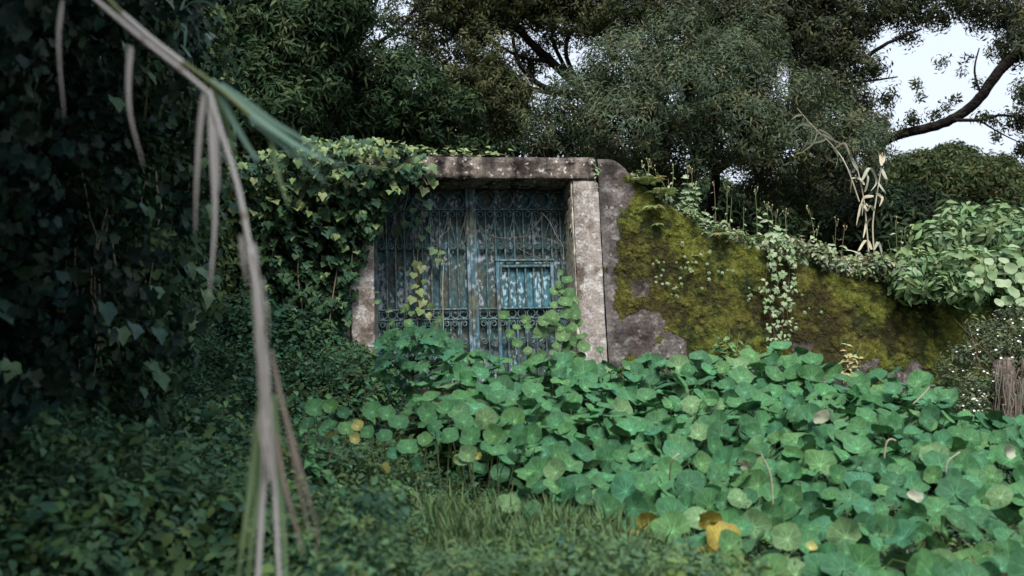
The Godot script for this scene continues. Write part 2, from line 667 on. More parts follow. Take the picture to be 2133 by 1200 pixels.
func materials() -> void:
	var bump := noise_texture(0.045, 51, 5)
	var bump2 := noise_texture(0.02, 52, 5)
	mats.pillar = rough_stone(concrete_texture(Color(0.63, 0.595, 0.575), Color(0.42, 0.37, 0.34), Color(0.78, 0.765, 0.755), 3, 0.08), 0.7, bump, 0.9)
	mats.plaster = rough_stone(concrete_texture(Color(0.80, 0.77, 0.70), Color(0.66, 0.62, 0.55), Color(0.86, 0.84, 0.79), 5, -0.2, 256, 0.1), 0.7, bump, 0.3)
	mats.lintel = rough_stone(concrete_texture(Color(0.45, 0.41, 0.385), Color(0.20, 0.175, 0.165), Color(0.60, 0.56, 0.53), 8, 0.2), 0.8, bump, 0.9)
	mats.wall = rough_stone(concrete_texture(Color(0.40, 0.38, 0.375), Color(0.23, 0.21, 0.205), Color(0.53, 0.51, 0.505), 14, 0.1, 512, 0.4), 0.6, bump, 1.6)
	mats.moss = foliage(Color(1, 1, 1), 0.15, 0.9)
	mats.sheet = StandardMaterial3D.new()
	mats.sheet.albedo_texture = paint_texture(Color(0.185, 0.31, 0.335), Color(0.265, 0.28, 0.245), Color(0.50, 0.53, 0.57), 21, -0.21)
	mats.sheet.uv1_triplanar = true
	mats.sheet.uv1_scale = Vector3(0.85, 0.85, 0.85)
	mats.sheet.roughness = 0.75
	mats.sheet.heightmap_enabled = true
	mats.sheet.heightmap_texture = bump2
	mats.sheet.heightmap_scale = 0.4
	mats.wicket = mats.sheet.duplicate()
	mats.wicket.albedo_texture = paint_texture(Color(0.22, 0.42, 0.475), Color(0.24, 0.37, 0.42), Color(0.56, 0.63, 0.67), 33, -0.18)
	mats.bar = StandardMaterial3D.new()
	mats.bar.albedo_texture = paint_texture(Color(0.22, 0.365, 0.405), Color(0.25, 0.29, 0.27), Color(0.40, 0.47, 0.50), 41, -0.3, 256)
	mats.bar.uv1_triplanar = true
	mats.bar.uv1_scale = Vector3(2, 2, 2)
	mats.bar.roughness = 0.6
	mats.post = mats.bar.duplicate()
	mats.post.albedo_texture = paint_texture(Color(0.23, 0.38, 0.45), Color(0.28, 0.295, 0.24), Color(0.42, 0.48, 0.52), 44, -0.3, 256)
	mats.post.uv1_scale = Vector3(1.2, 1.2, 1.2)
	mats.soil = rough_stone(concrete_texture(Color(0.20, 0.17, 0.13), Color(0.11, 0.10, 0.08), Color(0.24, 0.2, 0.15), 61, 0.2, 256, 0.0), 0.9, bump, 3.0)
	mats.bark = rough_stone(concrete_texture(Color(0.16, 0.145, 0.13), Color(0.08, 0.072, 0.065), Color(0.20, 0.185, 0.17), 64, 0.2, 256, 0.0), 1.6, bump, 2.0)
	mats.stumpwood = rough_stone(concrete_texture(Color(0.40, 0.36, 0.33), Color(0.22, 0.19, 0.17), Color(0.5, 0.47, 0.44), 67, 0.1, 256, 0.0), 1.6, bump, 2.0)
	mats.rock = rough_stone(concrete_texture(Color(0.66, 0.64, 0.64), Color(0.45, 0.43, 0.42), Color(0.78, 0.77, 0.77), 71, 0.0, 256, 0.2), 2.0, bump, 1.0)
	mats.root = plain(Color(0.16, 0.13, 0.11))
	mats.leaves = foliage(Color(1, 1, 1), 0.35)
	mats.glossy = foliage(Color(1, 1, 1), 0.2, 0.38)
	mats.stalk = plain(Color(0.16, 0.19, 0.09))
	mats.redstalk = plain(Color(0.17, 0.12, 0.08))
	mats.vine = plain(Color(0.22, 0.17, 0.13))
	mats.dry = plain(Color(0.43, 0.415, 0.41), 0.8)
	mats.dry2 = plain(Color(0.26, 0.22, 0.19), 0.8)
	mats.straw = plain(Color(0.45, 0.40, 0.30), 0.8)
	mats.reedgreen = foliage(Color(0.19, 0.28, 0.15), 0.4)
	mats.reedblue = foliage(Color(0.20, 0.33, 0.27), 0.4)
	var round_veins := vein_texture(Vector2(0.5, 0.45), [0.1, 0.8, 1.5, 2.2, 2.95, 3.7, 4.4, 5.0, 5.65], 0.3, 81, 0.03)
	var ivy_veins := vein_texture(Vector2(0.5, 0.9), [0.1, 0.85, 1.5708, 2.29, 3.04], 0.22, 85)
	mats.nastmany = veined(Color(0.4, 0.4, 0.4), round_veins, 0.28, 0.62)
	mats.ivymany = veined(Color(0.4, 0.4, 0.4), ivy_veins, 0.2, 0.5)
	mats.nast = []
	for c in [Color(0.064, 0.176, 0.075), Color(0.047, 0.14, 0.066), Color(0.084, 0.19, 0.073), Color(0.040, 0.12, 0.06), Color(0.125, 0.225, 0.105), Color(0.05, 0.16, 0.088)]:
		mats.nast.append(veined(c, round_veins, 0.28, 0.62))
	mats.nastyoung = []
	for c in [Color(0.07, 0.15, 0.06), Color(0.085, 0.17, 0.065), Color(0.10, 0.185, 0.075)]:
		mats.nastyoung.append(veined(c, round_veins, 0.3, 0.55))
	mats.ivylit = []  # lit tone of the ivy, light painted into the leaf colour
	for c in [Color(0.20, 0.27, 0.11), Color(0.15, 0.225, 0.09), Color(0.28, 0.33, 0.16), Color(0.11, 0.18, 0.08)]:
		mats.ivylit.append(veined(c, ivy_veins, 0.3, 0.45))
	mats.ivydark = []  # dark tone of the same ivy, shade painted into the leaf colour
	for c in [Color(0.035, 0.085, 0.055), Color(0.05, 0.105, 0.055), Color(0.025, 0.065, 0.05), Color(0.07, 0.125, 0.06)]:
		mats.ivydark.append(veined(c, ivy_veins, 0.2, 0.38))
	mats.weed = []
	for c in [Color(0.27, 0.36, 0.21), Color(0.34, 0.42, 0.27), Color(0.21, 0.31, 0.16)]:
		mats.weed.append(foliage(c, 0.35, 0.6))
	mats.fern = []
	for c in [Color(0.36, 0.42, 0.19), Color(0.29, 0.37, 0.16), Color(0.46, 0.32, 0.17)]:
		mats.fern.append(foliage(c, 0.35, 0.6))
	mats.yellow = veined(Color(0.32, 0.26, 0.06), round_veins, 0.3)
	mats.paleyellow = veined(Color(0.33, 0.33, 0.12), round_veins, 0.3)
	mats.pale = foliage(Color(0.40, 0.42, 0.33), 0.3)
	mats.petal = plain(Color(0.8, 0.8, 0.8), 0.7)
	mats.bud = plain(Color(0.40, 0.38, 0.20), 0.7)


# ---------------------------------------------------------------- ground
func grid_mesh(xs: Array, zs: Array, height: Callable) -> ArrayMesh:
	var b := MB.new()
	for z in zs:
		for x in xs:
			b.vert(Vector3(x, height.call(x, z), z))
	var n := xs.size()
	for j in zs.size() - 1:
		for i in n - 1:
			var a := j * n + i
			b.quad(a, a + n, a + n + 1, a + 1)
	return b.mesh()


func ground() -> void:
	var xs := []
	var zs := []
	for k in [-300.0, -120.0, -50.0, -25.0, -14.0, -9.0]:
		xs.append(k)
	for i in 81:
		xs.append(-6.0 + i * 0.16)
	for k in [9.0, 14.0, 25.0, 50.0, 120.0, 300.0]:
		xs.append(k)
	for k in [-300.0, -120.0, -50.0, -30.0, -20.0, -14.0]:
		zs.append(k)
	for i in 80:
		zs.append(-12.0 + i * 0.16)
	for k in [2.0, 5.0, 10.0, 30.0, 120.0, 300.0]:
		zs.append(k)
	zs.reverse()
	single("ground", grid_mesh(xs, zs, func(x, z): return ground_y(x, z)), mats.soil, "brown sloping soil that shows dark between the plants", "ground", "structure")
	# the earth that the facade holds back
	var b := MB.new()
	var us := []
	for i in 61:
		us.append(-9.0 + i * 0.4)
	var ws := [-0.33, -0.6, -1.2, -2.0, -3.0, -5.0, -8.0, -12.0, -18.0, -26.0, -40.0]
	for w in ws:
		for u in us:
			var y: float = top_of_wall(u) - 0.03 - (w + 0.33) * 0.10 + clampf(-(w + 1.0) / 4.0, 0.0, 1.0) * maxf(0.0, 1.5 - top_of_wall(u)) + 0.15 * noise.get_noise_2d(u * 40.0, w * 40.0) * minf(1.0, -(w + 0.33))
			b.vert(from_face(Vector3(u, y, w)))
	var n := us.size()
	for j in ws.size() - 1:
		for i in n - 1:
			var a := j * n + i
			b.quad(a, a + n, a + n + 1, a + 1)
	single("hill", b.mesh(), mats.soil, "earth bank held back by the mossy wall and the stone doorway", "hill", "structure")


# height of the top of the facade along it, in the facade's coordinates
var wall_line := []


func top_of_wall(u: float) -> float:
	if wall_line.is_empty():
		for p in [[300, 335], [700, 325], [1100, 327], [1240, 327], [1280, 331], [1302, 344], [1322, 370], [1372, 412], [1420, 447], [1480, 487], [1530, 502], [1600, 526], [1680, 552], [1760, 577], [1850, 590], [1930, 603], [2060, 640], [2150, 668], [2400, 740]]:
			wall_line.append(fac(p[0], p[1], -0.06))
	if u <= wall_line[0].x:
		return wall_line[0].y
	for i in wall_line.size() - 1:
		var a: Vector3 = wall_line[i]
		var c: Vector3 = wall_line[i + 1]
		if u <= c.x:
			return lerpf(a.y, c.y, (u - a.x) / (c.x - a.x))
	return wall_line[-1].y


# ---------------------------------------------------------------- gatehouse
func rough_block(x0: float, x1: float, y0: float, y1: float, z0: float, z1: float, sd: float, amp := 0.006, stain := 0.0, cell := 0.05) -> ArrayMesh:
	# a block with worn faces: each face a grid, corners pulled in
	var b := MB.new()
	var c := Vector3((x0 + x1) / 2, (y0 + y1) / 2, (z0 + z1) / 2)
	var h := Vector3(x1 - x0, y1 - y0, z1 - z0) / 2
	for ax in 3:
		for s in [-1.0, 1.0]:
			var p := (ax + 1) % 3
			var q := (ax + 2) % 3
			var np := clampi(int(h[p] * 2 / cell), 2, 110)
			var nq := clampi(int(h[q] * 2 / cell), 2, 110)
			var start := b.v.size()
			for i in np + 1:
				for j in nq + 1:
					var e := Vector3.ZERO
					e[ax] = s
					e[p] = -1.0 + 2.0 * i / np
					e[q] = -1.0 + 2.0 * j / nq
					var pt := c + h * e
					# pull edges in unevenly
					var close := 0
					for k in 3:
						if absf(e[k]) > 0.999:
							close += 1
					var m := noise.get_noise_3dv(pt * 260.0 + Vector3.ONE * sd)
					if close >= 2:
						pt -= e * (0.006 + 0.024 * absf(m))
					pt += Vector3(noise.get_noise_3dv(pt * 200.0), noise.get_noise_3dv(pt * 200.0 + Vector3.ONE * 50.0), m) * amp
					var wet := 0.0
					if stain > 0.0:
						wet = stain * clampf(0.32 + 2.3 * noise.get_noise_2d(pt.x * 330.0 + sd * 9.0, pt.y * 40.0) + 1.1 * noise.get_noise_2d(pt.x * 110.0 + sd, 7.0) + 0.45 * e.y, 0.0, 1.0)
					b.vert(pt, Color.WHITE.lerp(Color(0.16, 0.15, 0.17), wet))
			for i in np:
				for j in nq:
					var a := start + i * (nq + 1) + j
					b.out_quad([a, a + 1, a + nq + 2, a + nq + 1], c)
	return b.mesh()


func gatehouse() -> void:
	var o := thing("stone_doorway", "weathered concrete doorway with stained lintel and lichen-spotted pillars set in the bank", "doorway", face_at)
	o.basis = face_basis
	var ra := fac(1202, 580).x
	var rb := fac(1258, 580).x
	var la := fac(730, 600).x
	var lb := fac(780, 600).x
	var l0 := fac(1060, 372, 0.02).y
	var l1 := fac(1060, 326, 0.02).y
	part(o, "pillar", rough_block(ra, rb, -0.5, l0 - 0.003, -0.52, 0.0, 3.0, 0.006, 0.3, 0.03), mats.pillar)
	part(o, "jamb", rough_block(ra - 0.012, ra - 0.002, -0.5, l0 - 0.004, -0.5, -0.012, 7.0, 0.002), mats.plaster)
	part(o, "pillar", rough_block(la, lb, -0.5, l0 - 0.003, -0.52, 0.0, 9.0, 0.006, 0.3, 0.03), mats.pillar)
	part(o, "lintel", rough_block(la - 0.35, rb - 0.01, l0, l1, -0.55, 0.025, 5.0, 0.006, 0.95, 0.028), mats.lintel)
	part(o, "roof_slab", rough_block(la - 0.35, rb + 0.05, l0 + 0.02, l1 - 0.02, -1.6, -0.553, 15.0), mats.lintel)
	# side strip and rounded shoulder beyond the pillar belong to the wall
	# wall to the left of the doorway, mostly under ivy
	var w := thing("side_wall", "dark stone wall under the ivy beside the doorway", "wall", face_at)
	w.basis = face_basis
	part(w, "wall_face", rough_block(fac(330, 600, -0.06).x, la + 0.004, -0.5, l1 - 0.05, -0.4, -0.06, 25.0, 0.02), mats.wall)


func moss_wall() -> void:
	var o := thing("retaining_wall", "sloping concrete retaining wall overgrown with olive green moss", "wall", face_at)
	o.basis = face_basis
	var u0 := fac(1259, 580, -0.06).x
	var u1 := fac(2085, 700, -0.06).x
	# patches of bare concrete, as ellipses in the wall's plane
	var bare := []
	for p in [[1264, 380, 18, 330], [1272, 700, 30, 140], [1275, 350, 48, 38], [1334, 688, 46, 52], [1396, 728, 46, 30], [1330, 600, 20, 34], [1690, 722, 30, 24], [1790, 765, 60, 18], [1905, 785, 60, 26], [1540, 790, 300, 40], [1310, 400, 22, 26], [1478, 470, 12, 10]]:
		var c := fac(p[0], p[1], -0.06)
		bare.append([c.x, c.y, p[2] / 222.0, p[3] / 222.0])
	var mossy := func(u: float, v: float) -> float:
		var m := 1.0
		for q in bare:
			var e := sqrt(pow((u - q[0]) / q[2], 2) + pow((v - q[1]) / q[3], 2))
			m = minf(m, (e - 1.0) * minf(q[2], q[3]) * 6.0)
		return m + 0.55 * noise.get_noise_2d(u * 300.0, v * 300.0) + 0.5 * noise.get_noise_2d(u * 90.0 + 70.0, v * 90.0)
	var b := MB.new()
	var nu := 120
	var nv := 40
	for i in nu + 1:
		var u := lerpf(u0, u1, float(i) / nu)
		var top := top_of_wall(u) + 0.012 * noise.get_noise_2d(u * 200.0, 3.0)
		for j in nv + 5:
			var v := lerpf(-0.6, top, minf(1.0, float(j) / nv))
			var z := -0.07 + 0.02 * noise.get_noise_2d(u * 150.0, v * 150.0) + 0.012 * noise.get_noise_2d(u * 500.0, v * 500.0)
			if j >= nv:
				z -= [0.02, 0.08, 0.16, 0.24, 0.33][j - nv]
				v += [-0.012, 0.004, 0.006, 0.003, -0.03][j - nv]
			var m: float = mossy.call(u, v)
			var shade := 1.0
			var bare_col := Color(1, 0.98, 0.98).lerp(Color(0.62, 0.55, 0.52), clampf(0.5 + 1.2 * noise.get_noise_2d(u * 120.0 + 9.0, v * 60.0), 0, 1))
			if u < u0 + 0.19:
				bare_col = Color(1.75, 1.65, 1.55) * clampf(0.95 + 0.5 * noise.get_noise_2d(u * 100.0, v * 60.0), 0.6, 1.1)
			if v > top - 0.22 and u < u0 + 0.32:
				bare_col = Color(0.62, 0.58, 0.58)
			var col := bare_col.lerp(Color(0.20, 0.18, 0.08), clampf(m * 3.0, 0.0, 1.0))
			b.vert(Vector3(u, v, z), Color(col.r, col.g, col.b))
	var rows := nv + 5
	for i in nu:
		for j in rows - 1:
			var a := i * rows + j
			b.quad(a, a + 1, a + rows + 1, a + rows)
	part(o, "wall_face", b.mesh(), mats.wall)
	# end of the wall
	var e := rough_block(u1 - 0.3, u1, -0.6, top_of_wall(u1) - 0.04, -0.4, -0.10, 31.0, 0.02)
	part(o, "wall_end", e, mats.wall)
	# moss cushions
	rng.seed = 77
	var tuft := MB.new()
	for k in 7:
		var a := TAU * k / 7.0
		var out := Vector3(cos(a), sin(a), rr(0.5, 1.3)).normalized()
		if k == 6:
			out = Vector3(0.1, 0.1, 1)
		tuft.leaf(Transform3D(leaf_basis((Vector3(0, 0, 1) - out * 0.4), out, rr(0.8, 1.2)), Vector3.ZERO), SMALL, Vector2(0, 0.45), 0.4, 0.3)
	var tfs := []
	var cols := []
	var tries := 0
	while tfs.size() < 105000 and tries < 200000:
		tries += 1
		var u := rr(u0, u1)
		var top := top_of_wall(u)
		var v := rr(-0.15, top + 0.012)
		var m: float = mossy.call(u, v)
		if m < 0.12 * rng.randf():
			continue
		var z := -0.07 + 0.02 * noise.get_noise_2d(u * 150.0, v * 150.0) + 0.012 * noise.get_noise_2d(u * 500.0, v * 500.0)
		var lump := noise.get_noise_2d(u * 260.0 + 40.0, v * 260.0)
		var lump2 := noise.get_noise_2d(u * 60.0 + 400.0, v * 60.0)
		z += (maxf(0.0, lump) * 0.028 + maxf(0.0, noise.get_noise_2d(u * 900.0, v * 900.0)) * 0.02) * minf(1.0, m * 2.0)
		var nr := Vector3(rr(-0.4, 0.4), rr(-0.1, 0.5), 1.0)
		if v > top - 0.012:
			z -= rng.randf() * 0.2
			nr = Vector3(rr(-0.4, 0.4), 1.0, rr(0, 0.6))
		tfs.append(Transform3D(leaf_basis(nr, rand_dir(), rr(0.009, 0.017) * (1.9 if rng.randf() < 0.12 else 1.0)), Vector3(u, v, z)))
		var gold := clampf(0.5 + lump * 1.3 + lump2 * 0.7 + 0.8 * noise.get_noise_2d(u * 900.0, v * 900.0), 0.0, 1.0)
		var col := Color(0.036, 0.046, 0.018).lerp(Color(0.148, 0.16, 0.034), gold)
		if lump2 < -0.15:
			col = col.lerp(Color(0.085, 0.052, 0.024), clampf(-lump2 * 1.0, 0, 0.35))
		cols.append(vary(col, 0.5))
	var mm := MultiMesh.new()
	mm.transform_format = MultiMesh.TRANSFORM_3D
	mm.use_colors = true
	mm.mesh = tuft.mesh()
	mm.instance_count = tfs.size()
	for i in tfs.size():
		mm.set_instance_transform(i, tfs[i])
		mm.set_instance_color(i, cols[i])
	var mo := MultiMeshInstance3D.new()
	mo.name = "moss"
	mo.multimesh = mm
	mo.material_override = mats.moss
	o.add_child(mo)
	mo.set_meta("kind", "stuff")


# ---------------------------------------------------------------- the gate
func iron_gate() -> void:
	var off := -0.36
	var o := thing("iron_gate", "old double iron gate with peeling teal paint, scrollwork bars and a small wicket", "gate", face_at)
	o.basis = face_basis
	var X := func(px: float, py: float) -> float: return fac(px, py, off).x
	var Y := func(py: float) -> float: return fac(1060.0, py, off).y
	var y_top: float = Y.call(390)
	var y_r1: float = Y.call(437.5)
	var y_vol: float = Y.call(513)
	var y_r2: float = Y.call(643)
	var y_r3: float = Y.call(664)
	var y_low: float = Y.call(708)
	var y_bot := -0.25
	var xl0: float = X.call(776, 580)
	var xl1: float = X.call(984, 580) - 0.001
	var xr0: float = xl1 + 0.004
	var xr1: float = X.call(1201, 580)
	var wx0: float = X.call(1037, 600)
	var wx1: float = X.call(1150, 600)
	var wy1: float = Y.call(546)
	for side in 2:
		var a := xl0 if side == 0 else xr0
		var e := xl1 if side == 0 else xr1
		# the sheet behind the bars, folded into shallow ribs
		var sheet := MB.new()
		var ribs := 20
		for i in ribs + 1:
			var f := float(i) / ribs
			var z := off - 0.045 + (0.006 if i % 2 == 0 else 0.0)
			for j in 25:
				sheet.vert(Vector3(lerpf(a, e, f), lerpf(y_bot, y_top + 0.1, j / 24.0), z))
		for i in ribs:
			for j in 24:
				var k := i * 25 + j
				sheet.quad(k, k + 1, k + 26, k + 25)
		var leaf := part(o, "door_leaf", sheet.mesh(), mats.sheet)
		# stiles
		var st := 0.05
		for s in 2:
			var m := MB.new()
			var x := a + st / 2 if s == 0 else e - st / 2
			m.box(Vector3(x, (y_bot + y_top) / 2 + 0.05, off), Vector3(st, y_top - y_bot + 0.1, 0.05), 0.006)
			part(leaf, "stile", m.mesh(), mats.post)
			if side == 1 and s == 0:
				var cov := MB.new()
				cov.box(Vector3(xl1 + 0.002, (y_bot + y_top) / 2 + 0.05, off + 0.034), Vector3(0.034, y_top - y_bot + 0.1, 0.014), 0.004)
				part(leaf, "cover_strip", cov.mesh(), mats.post)
		var i0 := a + st
		var i1 := e - st
		for y in [y_r1, y_r2, y_r3]:
			var m := MB.new()
			m.box(Vector3((i0 + i1) / 2, y, off), Vector3(i1 - i0, 0.016, 0.036), 0.003)
			part(leaf, "rail", m.mesh(), mats.bar)
		var n := 10
		var bay := (i1 - i0) / n
		# bars between the rails
		for k in range(1, n):
			var x := i0 + bay * k
			var stop := y_r2 + 0.008
			if side == 1 and x > wx0 - 0.02 and x < wx1 + 0.02:
				stop = wy1
			var m := MB.new()
			m.box(Vector3(x, (stop + y_r1) / 2, off), Vector3(0.015, y_r1 - stop - 0.016, 0.02), 0.003)
			part(leaf, "bar", m.mesh(), mats.bar)
			if not (side == 1 and absf(x - wx0 - 0.02) < 0.03):
				m = MB.new()
				m.box(Vector3(x, (y_bot + y_r3) / 2, off), Vector3(0.015, y_r3 - y_bot - 0.016, 0.02), 0.003)
				part(leaf, "lower_bar", m.mesh(), mats.bar)
		# big rings over the top rail, small ones between the lower rails
		var big := MB.new()
		var ring := []
		for q in 25:
			ring.append(Vector3(cos(TAU * q / 24.0), sin(TAU * q / 24.0), 0) * (bay - 0.006))
		big.tube(ring, taper(25, 0.0085, 0.0085), 5, Color.WHITE, false)
		var bm := big.mesh()
		for k in 5:
			part(leaf, "ring", bm, mats.bar, Transform3D(Basis.IDENTITY, Vector3(i0 + bay * (2 * k + 1), y_r1 + bay + 0.004, off)))
		var small := MB.new()
		ring = []
		var sr := minf((y_r2 - y_r3) / 2 - 0.011, bay / 2 - 0.003)
		for q in 19:
			ring.append(Vector3(cos(TAU * q / 18.0), sin(TAU * q / 18.0), 0) * sr)
		small.tube(ring, taper(19, 0.0065, 0.0065), 5, Color.WHITE, false)
		var sm := small.mesh()
		for k in n:
			part(leaf, "small_ring", sm, mats.bar, Transform3D(Basis.IDENTITY, Vector3(i0 + bay * (k + 0.5), (y_r2 + y_r3) / 2, off)))
		# scrolls: a rod that curls in at the top, runs down to the middle bar and rolls outwards
		var scroll := scroll_mesh(bay, y_r1 - y_vol)
		var low := c_scroll_mesh(bay, y_r3 - y_low)
		for k in 5:
			var x := i0 + bay * (2 * k + 1)
			for s in [1.0, -1.0]:
				var bs := Basis(Vector3(s, 0, 0), Vector3.UP, Vector3(0, 0, s))
				part(leaf, "scroll", scroll, mats.bar, Transform3D(bs, Vector3(x, y_r1 - 0.01, off + 0.004)))
				part(leaf, "lower_scroll", low, mats.bar, Transform3D(bs, Vector3(x, y_r3 - 0.01, off + 0.004)))
	# the wicket in the right-hand leaf
	var pan := MB.new()
	var nx := 14
	for i in nx + 1:
		for j in 9:
			pan.vert(Vector3(lerpf(wx0, wx1, float(i) / nx), lerpf(y_r2, wy1, j / 8.0), off - 0.022 + (0.005 if i % 2 == 0 else 0.0)))
	for i in nx:
		for j in 8:
			var k := i * 9 + j
			pan.quad(k, k + 1, k + 10, k + 9)
	var w := part(o, "wicket", pan.mesh(), mats.wicket)
	w.set_meta("label", "brighter blue-green wicket panel with its own bars")
	var fr := MB.new()
	fr.box(Vector3(wx0, (y_bot + wy1) / 2, off + 0.022), Vector3(0.036, wy1 - y_bot, 0.03), 0.004)
	part(w, "frame_stile", fr.mesh(), mats.post)
	fr = MB.new()
	fr.box(Vector3(wx0 + 0.032, (y_r2 + wy1) / 2 - 0.02, off + 0.015), Vector3(0.022, wy1 - y_r2 - 0.04, 0.02), 0.004)
	part(w, "frame_stile", fr.mesh(), mats.bar)
	fr = MB.new()
	fr.box(Vector3(wx1, (y_r2 + wy1) / 2, off + 0.022), Vector3(0.034, wy1 - y_r2, 0.03), 0.004)
	part(w, "frame_stile", fr.mesh(), mats.post)
	fr = MB.new()
	fr.box(Vector3((wx0 + wx1) / 2, wy1 + 0.010, off + 0.024), Vector3(wx1 - wx0 + 0.05, 0.024, 0.04), 0.004)
	part(w, "frame_rail", fr.mesh(), mats.post)
	fr = MB.new()
	fr.box(Vector3((wx0 + wx1) / 2, wy1 - 0.045, off + 0.012), Vector3(wx1 - wx0 - 0.036, 0.028, 0.024), 0.004)
	part(w, "frame_rail", fr.mesh(), mats.bar)
	for k in 5:
		var m := MB.new()
		var x := lerpf(wx0 + 0.03, wx1 - 0.015, (k + 1) / 6.0)
		m.box(Vector3(x, (y_r2 + wy1 - 0.06) / 2 + 0.004, off + 0.004), Vector3(0.018, wy1 - y_r2 - 0.07, 0.02), 0.003)
		part(w, "wicket_bar", m.mesh(), mats.bar)


func spiral(ctr: Vector3, r: float, from: float, turns: float, ways: float) -> Array:
	var out := []
	var n := int(turns * 16) + 2
	for i in n:
		var f := float(i) / (n - 1)
		var a := from + ways * TAU * turns * f
		out.append(ctr + Vector3(cos(a), sin(a), 0) * r * (1.0 - 0.62 * f))
	return out


# origin at the middle bar just under the rail; built to +x
func scroll_mesh(bay: float, drop: float) -> ArrayMesh:
	var b := MB.new()
	var r := bay * 0.40
	var pts := spiral(Vector3(bay - r - 0.006, -r - 0.002, 0), r, 0.0, 1.1, 1.0)
	pts.reverse()
	var rv := bay * 0.37
	var c := Vector3(bay * 0.5, -drop + 0.01, 0)
	pts.append(Vector3(bay * 0.93 - 0.006, -drop * 0.3, 0))
	pts.append(Vector3(bay * 0.35, -drop * 0.7, 0))
	pts.append_array(spiral(c, rv, PI * 0.98, 1.5, 1.0))
	b.tube(pts, taper(pts.size(), 0.0072, 0.0072), 5)
	return b.mesh()


func c_scroll_mesh(bay: float, drop: float) -> ArrayMesh:
	var b := MB.new()
	var r := bay * 0.36
	var x := 0.014
	var top := spiral(Vector3(x + r, -r - 0.004, 0), r, PI, 1.25, -1.0)
	top.reverse()
	var pts := top
	pts.append(Vector3(x, -drop * 0.5, 0))
	pts.append_array(spiral(Vector3(x + r, -drop + 0.005, 0), r, PI, 1.25, 1.0))
	b.tube(pts, taper(pts.size(), 0.0072, 0.0072), 5)
	return b.mesh()


# ---------------------------------------------------------------- trees
func tree(called: String, label: String, base: Vector3, balls: Array, twig: Mesh, per: float, size: float, col: Color, other: Color, share: float, limbs: Array, trunk: Array, thin := 0.55, flat := 0.85, mat: Material = null) -> Node3D:
	var o := thing(called, label, "tree" if called.ends_with("tree") else "bush", base, "")
	if trunk.size() > 1:
		var b := MB.new()
		var pts := curve(trunk, 5)
		b.tube(pts, taper(pts.size(), 0.16, 0.09), 8)
		world_part(o, "trunk", b.mesh(), mats.bark)
	for l in limbs:
		var b := MB.new()
		limb(b, l[0], l[1], l[2])
		world_part(o, "limb", b.mesh(), mats.bark)
	var tfs := []
	var cols := []
	crown(tfs, cols, balls, per, size, col, other, share, flat, thin)
	swarm(o, "crown", twig, mats.leaves if mat == null else mat, tfs, cols)
	return o


